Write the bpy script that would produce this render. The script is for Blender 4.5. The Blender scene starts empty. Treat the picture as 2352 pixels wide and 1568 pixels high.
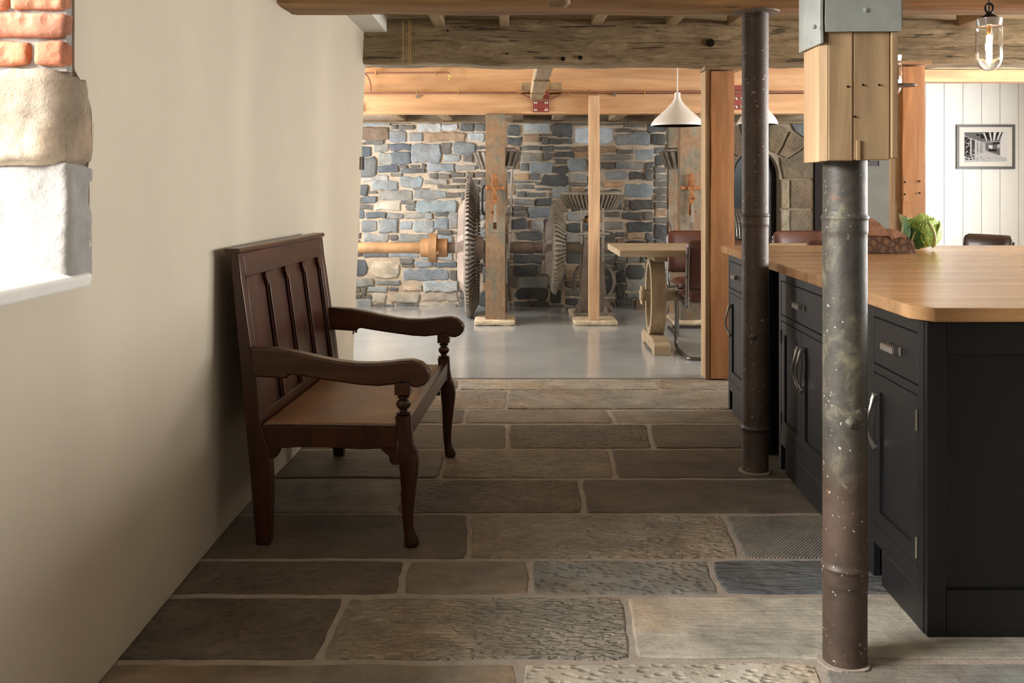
import bpy, bmesh, math, random
from mathutils import Vector, Matrix, noise
R = random.Random(7)
PI = math.pi
scn = bpy.context.scene
COL = scn.collection
F = 2352 * 35 / 36.0            # focal length in pixels
EYE = 1.243
def X(px, d): return (px - 1176) * d / F
def Z(py, d): return EYE - (py - 430) * d / F
def D(py, z=0.0): return (EYE - z) * F / (py - 430)     # distance of a point at height z seen at row py

# ------------------------------------------------------------------ camera
cd = bpy.data.cameras.new('camera'); cam = bpy.data.objects.new('camera', cd); COL.objects.link(cam)
cd.lens = 35; cd.sensor_width = 36; cd.shift_y = -354 / 2352
cam.location = (0, 0, EYE); cam.rotation_euler = (PI / 2, 0, 0)
cd.clip_start = 0.05; scn.camera = cam
# ------------------------------------------------------------------ world, lights, exposure
scn.view_settings.view_transform = 'Standard'; scn.view_settings.look = 'None'
scn.view_settings.gamma = 1; scn.view_settings.use_curve_mapping = False
scn.view_settings.exposure = 0.0
W = bpy.data.worlds.new('sky'); scn.world = W; W.use_nodes = True
bg = W.node_tree.nodes['Background']; bg.inputs[0].default_value = (0.85, 0.92, 1, 1); bg.inputs[1].default_value = 1.5
def area(name, loc, rot, sx, sy, power, color, spread=PI):
    l = bpy.data.lights.new(name, 'AREA'); l.shape = 'RECTANGLE'; l.size = sx; l.size_y = sy
    l.energy = power; l.color = color; l.spread = spread
    o = bpy.data.objects.new(name, l); o.location = loc; o.rotation_euler = rot; COL.objects.link(o); return o
SKY = (1.0, 0.97, 0.92)
# daylight through the four windows (light planes stand outside the openings)
def aim(loc, tgt): return (Vector(tgt) - Vector(loc)).to_track_quat('-Z', 'Y').to_euler()
area('daylight_left_near', (-3.3, 1.5, 2.7), aim((-3.3, 1.5, 2.7), (0.6, 2.3, 0.3)), 2.4, 1.6, 780, (1.0, 0.98, 0.96))
area('daylight_left_far', (-2.95, 8.5, 1.45), (0, -PI/2, 0), 1.2, 2.0, 195, (1.0, 0.985, 0.97))
area('daylight_right_far', (5.95, 7.3, 1.55), (0, PI/2, 0), 1.3, 2.6, 280, (1.0, 0.985, 0.965))
area('daylight_right_near', (5.95, 4.3, 1.6), (0, PI/2, 0), 1.2, 2.4, 220, SKY)

# ------------------------------------------------------------------ materials
MATS = {}
def new_mat(name):
    m = bpy.data.materials.new(name); m.use_nodes = True; MATS[name] = m
    nt = m.node_tree; return m, nt, nt.nodes['Principled BSDF']
def N(nt, t, **k):
    n = nt.nodes.new(t)
    for a, b in k.items(): setattr(n, a, b)
    return n
def coords(nt, stretch=(1, 1, 1), rand=False, rot=(0, 0, 0)):
    tc = N(nt, 'ShaderNodeTexCoord'); mp = N(nt, 'ShaderNodeMapping')
    mp.inputs['Scale'].default_value = stretch; mp.inputs['Rotation'].default_value = rot
    src = tc.outputs['Object']
    if rand:
        oi = N(nt, 'ShaderNodeObjectInfo'); ad = N(nt, 'ShaderNodeVectorMath', operation='MULTIPLY_ADD')
        nt.links.new(oi.outputs['Random'], ad.inputs[0]); ad.inputs[1].default_value = (37, 91, 53)
        nt.links.new(src, ad.inputs[2]); src = ad.outputs[0]
    nt.links.new(src, mp.inputs['Vector']); return mp.outputs[0]
def nz(nt, vec, scale, detail=6, rough=0.6, dist=0.0):
    n = N(nt, 'ShaderNodeTexNoise'); n.inputs['Scale'].default_value = scale; n.inputs['Detail'].default_value = detail
    n.inputs['Roughness'].default_value = rough; n.inputs['Distortion'].default_value = dist
    nt.links.new(vec, n.inputs['Vector']); return n.outputs['Fac']
def ramp(nt, fac, stops):
    r = N(nt, 'ShaderNodeValToRGB'); e = r.color_ramp.elements
    while len(e) < len(stops): e.new(0.5)
    for i, (p, c) in enumerate(stops):
        e[i].position = p; e[i].color = (c[0], c[1], c[2], 1) if not isinstance(c, (int, float)) else (c, c, c, 1)
    nt.links.new(fac, r.inputs[0]); return r.outputs[0]
def mix(nt, a, b, fac=1.0, mode='MIX'):
    m = N(nt, 'ShaderNodeMix', data_type='RGBA', blend_type=mode)
    for s, v in ((0, fac), (6, a), (7, b)):
        if isinstance(v, bpy.types.NodeSocket): nt.links.new(v, m.inputs[s])
        else: m.inputs[s].default_value = v if s == 0 else (v[0], v[1], v[2], 1)
    return m.outputs[2]
def bump(nt, bs, h, dist, prev=None, strength=1.0):
    b = N(nt, 'ShaderNodeBump'); b.inputs['Distance'].default_value = dist; b.inputs['Strength'].default_value = strength
    nt.links.new(h, b.inputs['Height'])
    if prev is not None: nt.links.new(prev, b.inputs['Normal'])
    nt.links.new(b.outputs[0], bs.inputs['Normal']); return b.outputs[0]
def objcol(nt):
    return N(nt, 'ShaderNodeObjectInfo').outputs['Color']
def plain(name, c, rough=0.5, metal=0.0, var=0.0, scale=8, bd=0.0, bs_=60, coat=0.0):
    m, nt, b = new_mat(name); b.inputs['Roughness'].default_value = rough; b.inputs['Metallic'].default_value = metal
    if coat: b.inputs['Coat Weight'].default_value = coat; b.inputs['Coat Roughness'].default_value = 0.15
    v = coords(nt)
    lo = [max(0, x * (1 - var)) for x in c]; hi = [min(1, x * (1 + var)) for x in c]
    nt.links.new(ramp(nt, nz(nt, v, scale), [(0.3, lo), (0.7, hi)]), b.inputs['Base Color'])
    if bd: bump(nt, b, nz(nt, v, bs_, 4), bd)
    return m
def wood(name, dark, light, axis=0, rough=0.6, grain=60, bd=0.0008, ring=3.0, knots=False, patch=None, use_obj=False, glossvar=False):
    m, nt, b = new_mat(name)
    st = [grain / 12.0] * 3; st[axis] = grain / 120.0
    v = coords(nt, tuple(st), rand=True)
    f1 = nz(nt, v, 4.0, 8, 0.65, 0.6); s2 = [ring] * 3; s2[axis] = ring / 9
    v2 = coords(nt, tuple(s2), rand=True); f2 = nz(nt, v2, 3.0, 3, 0.5, 1.2)
    c = ramp(nt, f1, [(0.25, dark), (0.72, light)])
    c = mix(nt, c, ramp(nt, f2, [(0.3, 0.62), (0.7, 1.12)]), 0.8, 'MULTIPLY')
    if knots:
        vk = coords(nt, tuple([2.2 if i != axis else 0.9 for i in range(3)]), rand=True)
        vo = N(nt, 'ShaderNodeTexVoronoi'); vo.inputs['Scale'].default_value = 2.4; nt.links.new(vk, vo.inputs['Vector'])
        c = mix(nt, c, ramp(nt, vo.outputs['Distance'], [(0.03, 0.25), (0.1, 1.0)]), 0.85, 'MULTIPLY')
    if patch:
        vp = coords(nt, (1, 1, 1), rand=True); c = mix(nt, c, patch, ramp(nt, nz(nt, vp, 2.3, 5), [(0.45, 0.0), (0.62, 0.75)]))
    if use_obj: c = mix(nt, c, objcol(nt), 1.0, 'MULTIPLY')
    nt.links.new(c, b.inputs['Base Color']); b.inputs['Roughness'].default_value = rough
    n1 = bump(nt, b, f1, bd)
    return m
def old_timber():
    m, nt, b = new_mat('old_beam'); v = coords(nt, (1.2, 5, 5), rand=True); v2 = coords(nt, (3.5, 22, 22), rand=True); v3 = coords(nt, (1, 1, 1), rand=True)
    f1 = nz(nt, v, 2.2, 10, 0.7, 1.0); f2 = nz(nt, v2, 2.0, 8, 0.7, 0.8); f3 = nz(nt, v3, 1.5, 4, 0.6)
    c = ramp(nt, f1, [(0.25, (0.17, 0.115, 0.06)), (0.45, (0.34, 0.25, 0.14)), (0.7, (0.55, 0.43, 0.265))])
    c = mix(nt, c, ramp(nt, f2, [(0.28, 0.35), (0.5, 0.95), (0.7, 1.15)]), 0.9, 'MULTIPLY')
    c = mix(nt, c, (0.17, 0.11, 0.055), ramp(nt, f3, [(0.56, 0.0), (0.70, 0.7)]))
    vo = N(nt, 'ShaderNodeTexVoronoi'); vo.inputs['Scale'].default_value = 3.2; nt.links.new(coords(nt, (0.9, 2.0, 2.0), rand=True), vo.inputs['Vector'])
    c = mix(nt, c, ramp(nt, vo.outputs['Distance'], [(0.03, 0.2), (0.09, 1.0)]), 0.85, 'MULTIPLY')
    cr_ = ramp(nt, nz(nt, coords(nt, (0.8, 16, 16), rand=True), 2.0, 3, 0.5, 1.5), [(0.33, 0.0), (0.38, 1.0)])
    c = mix(nt, c, cr_, 0.7, 'MULTIPLY')
    nt.links.new(c, b.inputs['Base Color']); b.inputs['Roughness'].default_value = 0.85
    n1 = bump(nt, b, f1, 0.03); n1 = bump(nt, b, f2, 0.008, n1); bump(nt, b, cr_, 0.006, n1); return m
def stone(name, kind, rough=0.8, bd=0.004):
    m, nt, b = new_mat(name); v = coords(nt, rand=True)
    f = nz(nt, v, 5.0, 10, 0.7, 0.4); c = mix(nt, objcol(nt), ramp(nt, f, [(0.25, 0.45), (0.5, 0.95), (0.75, 1.5)]), 1.0, 'MULTIPLY')
    f2 = nz(nt, v, 1.6, 4); c = mix(nt, c, mix(nt, c, (1.35, 0.95, 0.6), 1, 'MULTIPLY'), ramp(nt, f2, [(0.45, 0.0), (0.7, 0.6)]))
    nt.links.new(c, b.inputs['Base Color'])
    b.inputs['Roughness'].default_value = rough
    n1 = bump(nt, b, nz(nt, v, 11, 9, 0.72), bd*1.6)
    if kind == 'pick':       # short diagonal tool marks
        vp = coords(nt, (26, 70, 20), rand=True, rot=(0, 0, 0.5)); h = nz(nt, vp, 1.0, 2, 0.5, 0.3)
        n1 = bump(nt, b, ramp(nt, h, [(0.40, 0.0), (0.60, 1.0)]), bd * 1.6, n1)
    elif kind == 'comb':     # parallel chisel lines
        vp = coords(nt, (1, 1, 1), rand=False, rot=(0, 0, 0.62)); w = N(nt, 'ShaderNodeTexWave'); w.inputs['Scale'].default_value = 30
        w.inputs['Distortion'].default_value = 1.6; w.inputs['Detail'].default_value = 3; nt.links.new(vp, w.inputs['Vector'])
        n1 = bump(nt, b, w.outputs['Fac'], bd * 0.45, n1)
    elif kind == 'ripple':
        vp = coords(nt, (5, 22, 5), rand=True, rot=(0, 0, 0.12)); h = nz(nt, vp, 1.0, 3, 0.5, 1.5)
        n1 = bump(nt, b, h, bd * 4, n1)
    elif kind == 'pit':
        vp = coords(nt, (30, 45, 30), rand=True); vo = N(nt, 'ShaderNodeTexVoronoi'); vo.inputs['Scale'].default_value = 1
        nt.links.new(vp, vo.inputs['Vector']); n1 = bump(nt, b, ramp(nt, vo.outputs['Distance'], [(0.1, 0.0), (0.5, 1.0)]), bd * 1.1, n1)
    elif kind == 'cleft':
        vp = coords(nt, (3, 26, 3), rand=True); n1 = bump(nt, b, nz(nt, vp, 1, 5, 0.6, 0.8), bd * 1.2, n1)
    return m
plaster = plain('cream_plaster', (0.57, 0.50, 0.39), 0.75, var=0.05, scale=1.6, bd=0.004, bs_=2.5)
plaster_white = plain('white_plaster', (0.78, 0.75, 0.70), 0.75, var=0.04, scale=4, bd=0.0015, bs_=30)
plaster_grey = plain('grey_plaster', (0.14, 0.135, 0.12), 0.8, var=0.12, scale=3, bd=0.001, bs_=30)
mortar = plain('lime_mortar', (0.50, 0.41, 0.31), 0.9, var=0.22, scale=9, bd=0.006, bs_=45)
floor_mortar = plain('floor_mortar', (0.34, 0.285, 0.23), 0.9, var=0.15, scale=20, bd=0.003, bs_=120)
slab_mats = {k: stone('flagstone_' + k, k, 0.58, 0.008) for k in ('pick', 'comb', 'ripple', 'pit', 'cleft')}
rubble_mat = stone('rubble_stone', 'cleft', 0.75, 0.010)
sand_mat = stone('sandstone', 'pit', 0.85, 0.004)
brick_mat = stone('brick_clay', 'pit', 0.9, 0.003)
white_paint = plain('white_paint', (0.76, 0.78, 0.78), 0.5, var=0.03)
black_paint = plain('black_cabinet_paint', (0.008, 0.008, 0.009), 0.45, var=0.15, scale=5)
black_metal = plain('black_metal', (0.012, 0.011, 0.010), 0.4, 0.6)
steel = plain('dark_steel_tube', (0.16, 0.15, 0.14), 0.28, 0.9)
nickel = plain('brushed_nickel', (0.55, 0.52, 0.48), 0.3, 1.0, var=0.1)
brass = plain('aged_brass', (0.55, 0.38, 0.16), 0.35, 1.0, var=0.2)
copper = plain('copper_pipe', (0.26, 0.12, 0.075), 0.45, 0.3, var=0.2)
red_plate = plain('red_oxide_plate', (0.24, 0.045, 0.035), 0.55, var=0.15)
leather = plain('chestnut_leather', (0.075, 0.022, 0.012), 0.45, var=0.35, scale=5, bd=0.0006, bs_=180, coat=0.1)
leather_dark = plain('dark_leather', (0.035, 0.018, 0.014), 0.35, var=0.3, scale=5, bd=0.0006, bs_=180, coat=0.2)
seat_leather = plain('tan_seat_leather', (0.24, 0.105, 0.035), 0.42, var=0.3, scale=5, bd=0.0006, bs_=120)
iron = plain('dark_cast_iron', (0.20, 0.17, 0.14), 0.5, 0.25, var=0.45, scale=9, bd=0.0012, bs_=60)
iron_pale = plain('worn_cast_iron', (0.26, 0.23, 0.185), 0.65, 0.2, var=0.35, scale=7, bd=0.001, bs_=60)
shaft_grey = plain('shaft_iron', (0.17, 0.13, 0.105), 0.55, 0.25, var=0.3, scale=6)
shaft_rust = plain('ochre_rusted_iron', (0.38, 0.21, 0.095), 0.6, 0.1, var=0.3, scale=6, bd=0.0008, bs_=50)
rust_orange = plain('orange_rust', (0.30, 0.125, 0.04), 0.75, 0.1, var=0.5, scale=22, bd=0.0015, bs_=90)
rubber = plain('black_rubber', (0.02, 0.02, 0.02), 0.6)
twine = plain('sisal_twine', (0.42, 0.28, 0.10), 0.9, var=0.2, scale=60)
zinc = plain('zinc_sheet', (0.42, 0.45, 0.42), 0.55, 0.3, var=0.22, scale=6, bd=0.003, bs_=7)
pad_stone = plain('pad_stone', (0.58, 0.48, 0.34), 0.8, var=0.3, scale=14, bd=0.008, bs_=25)
picture_frame_mat = plain('grey_picture_frame', (0.06, 0.058, 0.055), 0.4)
paper_white = plain('white_mount', (0.68, 0.68, 0.66), 0.9)
shade_white = plain('white_enamel', (0.72, 0.70, 0.67), 0.4, var=0.02)
shade_gold = plain('gold_leaf', (0.85, 0.55, 0.22), 0.3, 1.0)
ceramic = plain('glazed_ceramic', (0.42, 0.36, 0.31), 0.15, coat=0.4)
oak_dark = wood('dark_oak', (0.022, 0.006, 0.003), (0.085, 0.024, 0.009), axis=2, rough=0.3, bd=0.0004)
oak_dark_y = wood('dark_oak_long', (0.022, 0.006, 0.003), (0.08, 0.023, 0.009), axis=1, rough=0.30, bd=0.0004)
oak_arm = wood('dark_oak_arm', (0.034, 0.011, 0.004), (0.115, 0.040, 0.012), axis=0, rough=0.34, bd=0.0003)
beam_old = old_timber()
beam_front = wood('front_beam', (0.17, 0.09, 0.035), (0.52, 0.31, 0.14), axis=0, rough=0.7, grain=40, bd=0.004, knots=True)
joist_mat = wood('joist_wood', (0.24, 0.16, 0.085), (0.42, 0.30, 0.17), axis=1, rough=0.8, bd=0.002)
pine = wood('pitch_pine', (0.46, 0.24, 0.105), (0.72, 0.44, 0.235), axis=0, rough=0.6, grain=34, bd=0.0015, ring=2.0)
pine_post = wood('pine_post', (0.52, 0.31, 0.165), (0.76, 0.50, 0.30), axis=2, rough=0.6, grain=40, bd=0.001)
red_post = wood('red_pine_post', (0.46, 0.19, 0.07), (0.74, 0.38, 0.17), axis=2, rough=0.6, grain=44, bd=0.002, ring=3)
casing = wood('column_casing', (0.32, 0.20, 0.10), (0.58, 0.40, 0.22), axis=2, rough=0.7, grain=50, bd=0.0015, ring=3)
worktop_mat = wood('oak_worktop', (0.42, 0.21, 0.085), (0.66, 0.38, 0.18), axis=0, rough=0.24, grain=30, bd=0.0003, ring=2.5)
table_oak = wood('limed_oak', (0.27, 0.195, 0.115), (0.47, 0.36, 0.23), axis=0, rough=0.6, grain=50, bd=0.001)
table_oak_v = wood('limed_oak_upright', (0.27, 0.195, 0.115), (0.45, 0.34, 0.21), axis=2, rough=0.6, grain=50, bd=0.001)
def concrete():
    m, nt, b = new_mat('polished_concrete'); v = coords(nt)
    c = ramp(nt, nz(nt, v, 1.3, 8, 0.6, 0.5), [(0.25, (0.32, 0.335, 0.34)), (0.75, (0.45, 0.465, 0.465))])
    nt.links.new(c, b.inputs['Base Color']); nt.links.new(ramp(nt, nz(nt, v, 2.2, 5), [(0.3, 0.10), (0.75, 0.26)]), b.inputs['Roughness'])
    b.inputs['Coat Weight'].default_value = 0.35; b.inputs['Coat Roughness'].default_value = 0.12
    bump(nt, b, nz(nt, v, 7, 3), 0.0006); return m
concrete_mat = concrete()
def rust_plate():
    m, nt, b = new_mat('mottled_rusted_iron'); v = coords(nt, (1, 1, 0.55), rand=True)
    c = ramp(nt, nz(nt, v, 6.5, 8, 0.7, 0.8), [(0.30, (0.15, 0.155, 0.14)), (0.44, (0.24, 0.20, 0.14)), (0.53, (0.30, 0.175, 0.10)), (0.60, (0.30, 0.22, 0.13)), (0.70, (0.27, 0.26, 0.23))])
    c = mix(nt, c, ramp(nt, nz(nt, v, 26, 6, 0.7), [(0.3, 0.6), (0.7, 1.25)]), 0.8, 'MULTIPLY')
    nt.links.new(c, b.inputs['Base Color']); b.inputs['Roughness'].default_value = 0.55; b.inputs['Metallic'].default_value = 0.15
    bump(nt, b, nz(nt, v, 50, 4), 0.0008); return m
rust_mat = rust_plate()
def cast_column(name, top):
    m, nt, b = new_mat(name); v = coords(nt)
    sx = N(nt, 'ShaderNodeSeparateXYZ'); tc = N(nt, 'ShaderNodeTexCoord'); nt.links.new(tc.outputs['Object'], sx.inputs[0])
    base = ramp(nt, nz(nt, v, 5.5, 8, 0.65, 0.6), [(0.3, (0.045, 0.028, 0.020)), (0.55, (0.085, 0.056, 0.040)), (0.75, (0.15, 0.098, 0.066))])
    up = ramp(nt, nz(nt, v, 7, 8, 0.7, 0.4), [(0.33, (0.035, 0.033, 0.030)), (0.54, (0.085, 0.076, 0.060)), (0.68, (0.25, 0.225, 0.145))])
    ad = N(nt, 'ShaderNodeMath', operation='MULTIPLY_ADD'); nt.links.new(nz(nt, v, 3.5, 4), ad.inputs[0]); ad.inputs[1].default_value = 0.5
    nt.links.new(sx.outputs['Z'], ad.inputs[2])
    k = ramp(nt, ad.outputs[0], [(top - 0.08, 0.0), (top + 0.12, 1.0)]) if top < 0.85 else None
    c = mix(nt, base, up, k) if k is not None else base
    sp = nz(nt, v, 85, 2, 0.5); sp2 = nz(nt, v, 9, 2)
    pr = N(nt, 'ShaderNodeMath', operation='MULTIPLY'); nt.links.new(ramp(nt, sp, [(0.675, 0.0), (0.69, 1.0)]), pr.inputs[0]); nt.links.new(ramp(nt, sp2, [(0.45, 0.0), (0.55, 1.0)]), pr.inputs[1])
    c = mix(nt, c, (0.55, 0.52, 0.46), pr.outputs[0])
    rs = nz(nt, v, 13, 4); c = mix(nt, c, (0.26, 0.12, 0.045), ramp(nt, rs, [(0.66, 0.0), (0.74, 0.6)]))
    nt.links.new(c, b.inputs['Base Color']); b.inputs['Roughness'].default_value = 0.52; b.inputs['Metallic'].default_value = 0.05
    bump(nt, b, nz(nt, v, 45, 5), 0.0012); return m
column_near_mat = cast_column('cast_iron_paint_near', 0.75); column_far_mat = cast_column('cast_iron_paint_far', 0.95)
def glass_mat(name, tint=(1, 1, 1), rough=0.0):
    m, nt, b = new_mat(name); b.inputs['Base Color'].default_value = (*tint, 1); b.inputs['Transmission Weight'].default_value = 1
    b.inputs['Roughness'].default_value = rough; b.inputs['IOR'].default_value = 1.45; return m
clear_glass = glass_mat('clear_glass')
def emit(name, c, s):
    m, nt, b = new_mat(name); b.inputs['Base Color'].default_value = (*c, 1); b.inputs['Emission Color'].default_value = (*c, 1)
    b.inputs['Emission Strength'].default_value = s; return m
filament = emit('glowing_filament', (1.0, 0.50, 0.18), 70)
def log_print():
    m, nt, b = new_mat('log_printed_paper'); v = coords(nt, (1, 1, 0.8))
    vo = N(nt, 'ShaderNodeTexVoronoi'); vo.feature = 'DISTANCE_TO_EDGE'; vo.inputs['Scale'].default_value = 30; nt.links.new(v, vo.inputs['Vector'])
    c = ramp(nt, vo.outputs['Distance'], [(0.03, (0.10, 0.05, 0.032)), (0.12, (0.15, 0.08, 0.045)), (0.25, (0.23, 0.125, 0.065)), (0.5, (0.29, 0.16, 0.085))])
    nt.links.new(c, b.inputs['Base Color']); b.inputs['Roughness'].default_value = 0.7; bump(nt, b, nz(nt, v, 30, 3), 0.003); return m
log_mat = log_print()
kraft = plain('kraft_paper', (0.40, 0.21, 0.12), 0.75, var=0.12, scale=20, bd=0.004, bs_=22)
def cabbage_mat(name, lo, hi):
    m, nt, b = new_mat(name); v = coords(nt)
    vo = N(nt, 'ShaderNodeTexVoronoi'); vo.feature = 'DISTANCE_TO_EDGE'; vo.inputs['Scale'].default_value = 75; nt.links.new(v, vo.inputs['Vector'])
    nt.links.new(mix(nt, ramp(nt, vo.outputs['Distance'], [(0.02, [min(1, h * 1.5) for h in hi]), (0.15, hi)]), lo, ramp(nt, nz(nt, v, 16, 4), [(0.4, 0.0), (0.65, 0.9)])), b.inputs['Base Color'])
    b.inputs['Roughness'].default_value = 0.5; b.inputs['Subsurface Weight'].default_value = 0.1
    bump(nt, b, vo.outputs['Distance'], 0.006); return m
leaf_mat = cabbage_mat('savoy_leaf', (0.22, 0.38, 0.06), (0.42, 0.56, 0.13)); leaf_dark = cabbage_mat('savoy_leaf_dark', (0.03, 0.12, 0.04), (0.06, 0.20, 0.06))
stalk_mat = plain('cabbage_rib', (0.62, 0.68, 0.38), 0.5)
ceiling_mat = plain('ceiling_white', (0.70, 0.68, 0.62), 0.8, var=0.04)
ceiling_board = plain('ceiling_cream_board', (0.76, 0.62, 0.42), 0.7, var=0.06)

# ------------------------------------------------------------------ geometry helpers
def new(): return bmesh.new()
def quadset(bm, vs, fs):
    v = [bm.verts.new(p) for p in vs]
    out = []
    for f in fs:
        try: out.append(bm.faces.new([v[i] for i in f]))
        except ValueError: pass
    return v
def box(bm, x0, x1, y0, y1, z0, z1):
    return quadset(bm, [(x0,y0,z0),(x1,y0,z0),(x1,y1,z0),(x0,y1,z0),(x0,y0,z1),(x1,y0,z1),(x1,y1,z1),(x0,y1,z1)],
            [(0,3,2,1),(4,5,6,7),(0,1,5,4),(1,2,6,5),(2,3,7,6),(3,0,4,7)])
def prism(bm, pts, a0, a1, plane='xz'):
    """polygon pts (in the named plane) extruded along the third axis from a0 to a1"""
    def P(p, a):
        return {'xz': (p[0], a, p[1]), 'xy': (p[0], p[1], a), 'yz': (a, p[0], p[1])}[plane]
    n = len(pts); v = [bm.verts.new(P(p, a0)) for p in pts] + [bm.verts.new(P(p, a1)) for p in pts]
    bm.faces.new(v[:n][::-1]); bm.faces.new(v[n:])
    for i in range(n): bm.faces.new((v[i], v[(i+1) % n], v[n+(i+1) % n], v[n+i]))
def lathe(bm, prof, c=(0, 0, 0), axis='z', n=32, close=False, a0=0, a1=2*PI):
    """prof: list of (radius, height along the axis)"""
    full = abs(a1 - a0 - 2*PI) < 1e-6; m = n if full else n + 1; rings = []
    for (r, h) in prof:
        ring = []
        for i in range(m):
            a = a0 + (a1-a0) * i / n; u, w = r*math.cos(a), r*math.sin(a)
            p = {'z': (u, w, h), 'x': (h, u, w), 'y': (u, h, w)}[axis]
            ring.append(bm.verts.new((c[0]+p[0], c[1]+p[1], c[2]+p[2])))
        rings.append(ring)
    L = len(rings)
    for j in range(L if close else L-1):
        A, B = rings[j], rings[(j+1) % L]
        for i in range(n if full else n):
            k = (i+1) % m
            if not full and i == n: continue
            try: bm.faces.new((A[i], A[k], B[k], B[i]))
            except ValueError: pass
    if not close:
        for q, ring in ((0, rings[0]), (1, rings[-1])):
            if prof[0 if q == 0 else -1][0] > 1e-5 and full:
                try: bm.faces.new(ring)
                except ValueError: pass
    return rings
def tube(bm, pts, r, n=10, closed=False):
    P = [Vector(p) for p in pts]; L = len(P); rings = []; up = None
    for i, p in enumerate(P):
        a = P[(i-1) % L] if (i > 0 or closed) else p; b = P[(i+1) % L] if (i < L-1 or closed) else p
        t = (b - a).normalized()
        if up is None:
            up = Vector((0, 0, 1)) if abs(t.z) < 0.9 else Vector((1, 0, 0))
        s = t.cross(up)
        if s.length < 1e-4: s = t.cross(Vector((0, 1, 0.3)))
        s.normalize(); up = s.cross(t).normalized()
        rr = r[i] if isinstance(r, (list, tuple)) else r
        rings.append([bm.verts.new(p + (s*math.cos(2*PI*k/n) + up*math.sin(2*PI*k/n))*rr) for k in range(n)])
    for i in range(L if closed else L-1):
        A, B = rings[i], rings[(i+1) % L]
        for k in range(n): bm.faces.new((A[k], A[(k+1) % n], B[(k+1) % n], B[k]))
    if not closed: bm.faces.new(rings[0]); bm.faces.new(rings[-1])
def arcpts(pts, rad, seg=5):
    """round the corners of a polyline"""
    P = [Vector(p) for p in pts]; out = [P[0]]
    for i in range(1, len(P)-1):
        a = (P[i-1]-P[i]); b = (P[i+1]-P[i]); k = min(rad, a.length*.45, b.length*.45)
        A = P[i] + a.normalized()*k; B = P[i] + b.normalized()*k
        for j in range(seg+1):
            t = j/seg; out.append(A*(1-t)**2 + P[i]*2*t*(1-t) + B*t*t)
    out.append(P[-1]); return out
def rough_box(x0, x1, y0, y1, z0, z1, step, amp, freq=3.0, seed=0.0, rnd=0.0, fn=None):
    """a box with a noisy surface; rnd rounds the arrises; fn(p) may move each point"""
    bm = new(); nx, ny, nzz = [max(1, int(round((b-a)/step))) for a, b in ((x0,x1),(y0,y1),(z0,z1))]
    nx, ny, nzz = min(nx, 90), min(ny, 90), min(nzz, 90); ny = max(ny, 2); nzz = max(nzz, 2); nx = max(nx, 2); V = {}
    def g(i, j, k):
        key = (i, j, k)
        if key not in V:
            V[key] = bm.verts.new((x0+(x1-x0)*i/nx, y0+(y1-y0)*j/ny, z0+(z1-z0)*k/nzz))
        return V[key]
    for i in range(nx):
        for j in range(ny):
            bm.faces.new((g(i,j,0), g(i,j+1,0), g(i+1,j+1,0), g(i+1,j,0))); bm.faces.new((g(i,j,nzz), g(i+1,j,nzz), g(i+1,j+1,nzz), g(i,j+1,nzz)))
    for i in range(nx):
        for k in range(nzz):
            bm.faces.new((g(i,0,k), g(i+1,0,k), g(i+1,0,k+1), g(i,0,k+1))); bm.faces.new((g(i,ny,k), g(i,ny,k+1), g(i+1,ny,k+1), g(i+1,ny,k)))
    for j in range(ny):
        for k in range(nzz):
            bm.faces.new((g(0,j,k), g(0,j,k+1), g(0,j+1,k+1), g(0,j+1,k))); bm.faces.new((g(nx,j,k), g(nx,j+1,k), g(nx,j+1,k+1), g(nx,j,k+1)))
    cx, cy, cz = (x0+x1)/2, (y0+y1)/2, (z0+z1)/2
    for v in bm.verts:
        p = v.co.copy()
        if rnd:
            e = [min(abs(p.x-x0), abs(p.x-x1)) < 1e-6, min(abs(p.y-y0), abs(p.y-y1)) < 1e-6, min(abs(p.z-z0), abs(p.z-z1)) < 1e-6]
            if sum(e) >= 2:
                for ax, c in ((0, cx), (1, cy), (2, cz)):
                    if e[ax]: p[ax] += rnd if p[ax] < c else -rnd
        n = noise.noise_vector(Vector((p.x*freq+seed, p.y*freq, p.z*freq))) * amp + noise.noise_vector(Vector((p.x*freq*4+seed, p.y*freq*4, p.z*freq*4))) * amp * .35
        q = p + n
        if fn: q = fn(q)
        v.co = q
    return bm
ORIG = {}
def tag(o, label=None, cat=None, group=None, kind=None):
    for k, v in (('label', label), ('category', cat), ('group', group), ('kind', kind)):
        if v: o[k] = v
    return o
def thing(name, label, cat, loc=(0, 0, 0), group=None, kind=None):
    o = bpy.data.objects.new(name, None); o.empty_display_size = 0.05; COL.objects.link(o); o.location = loc
    ORIG[o.name] = Vector(loc); return tag(o, label, cat, group, kind)
def shade(c, v=.15):
    k = R.uniform(1-v, 1+v); return [q*k*R.uniform(.98, 1.02) for q in c]
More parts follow.
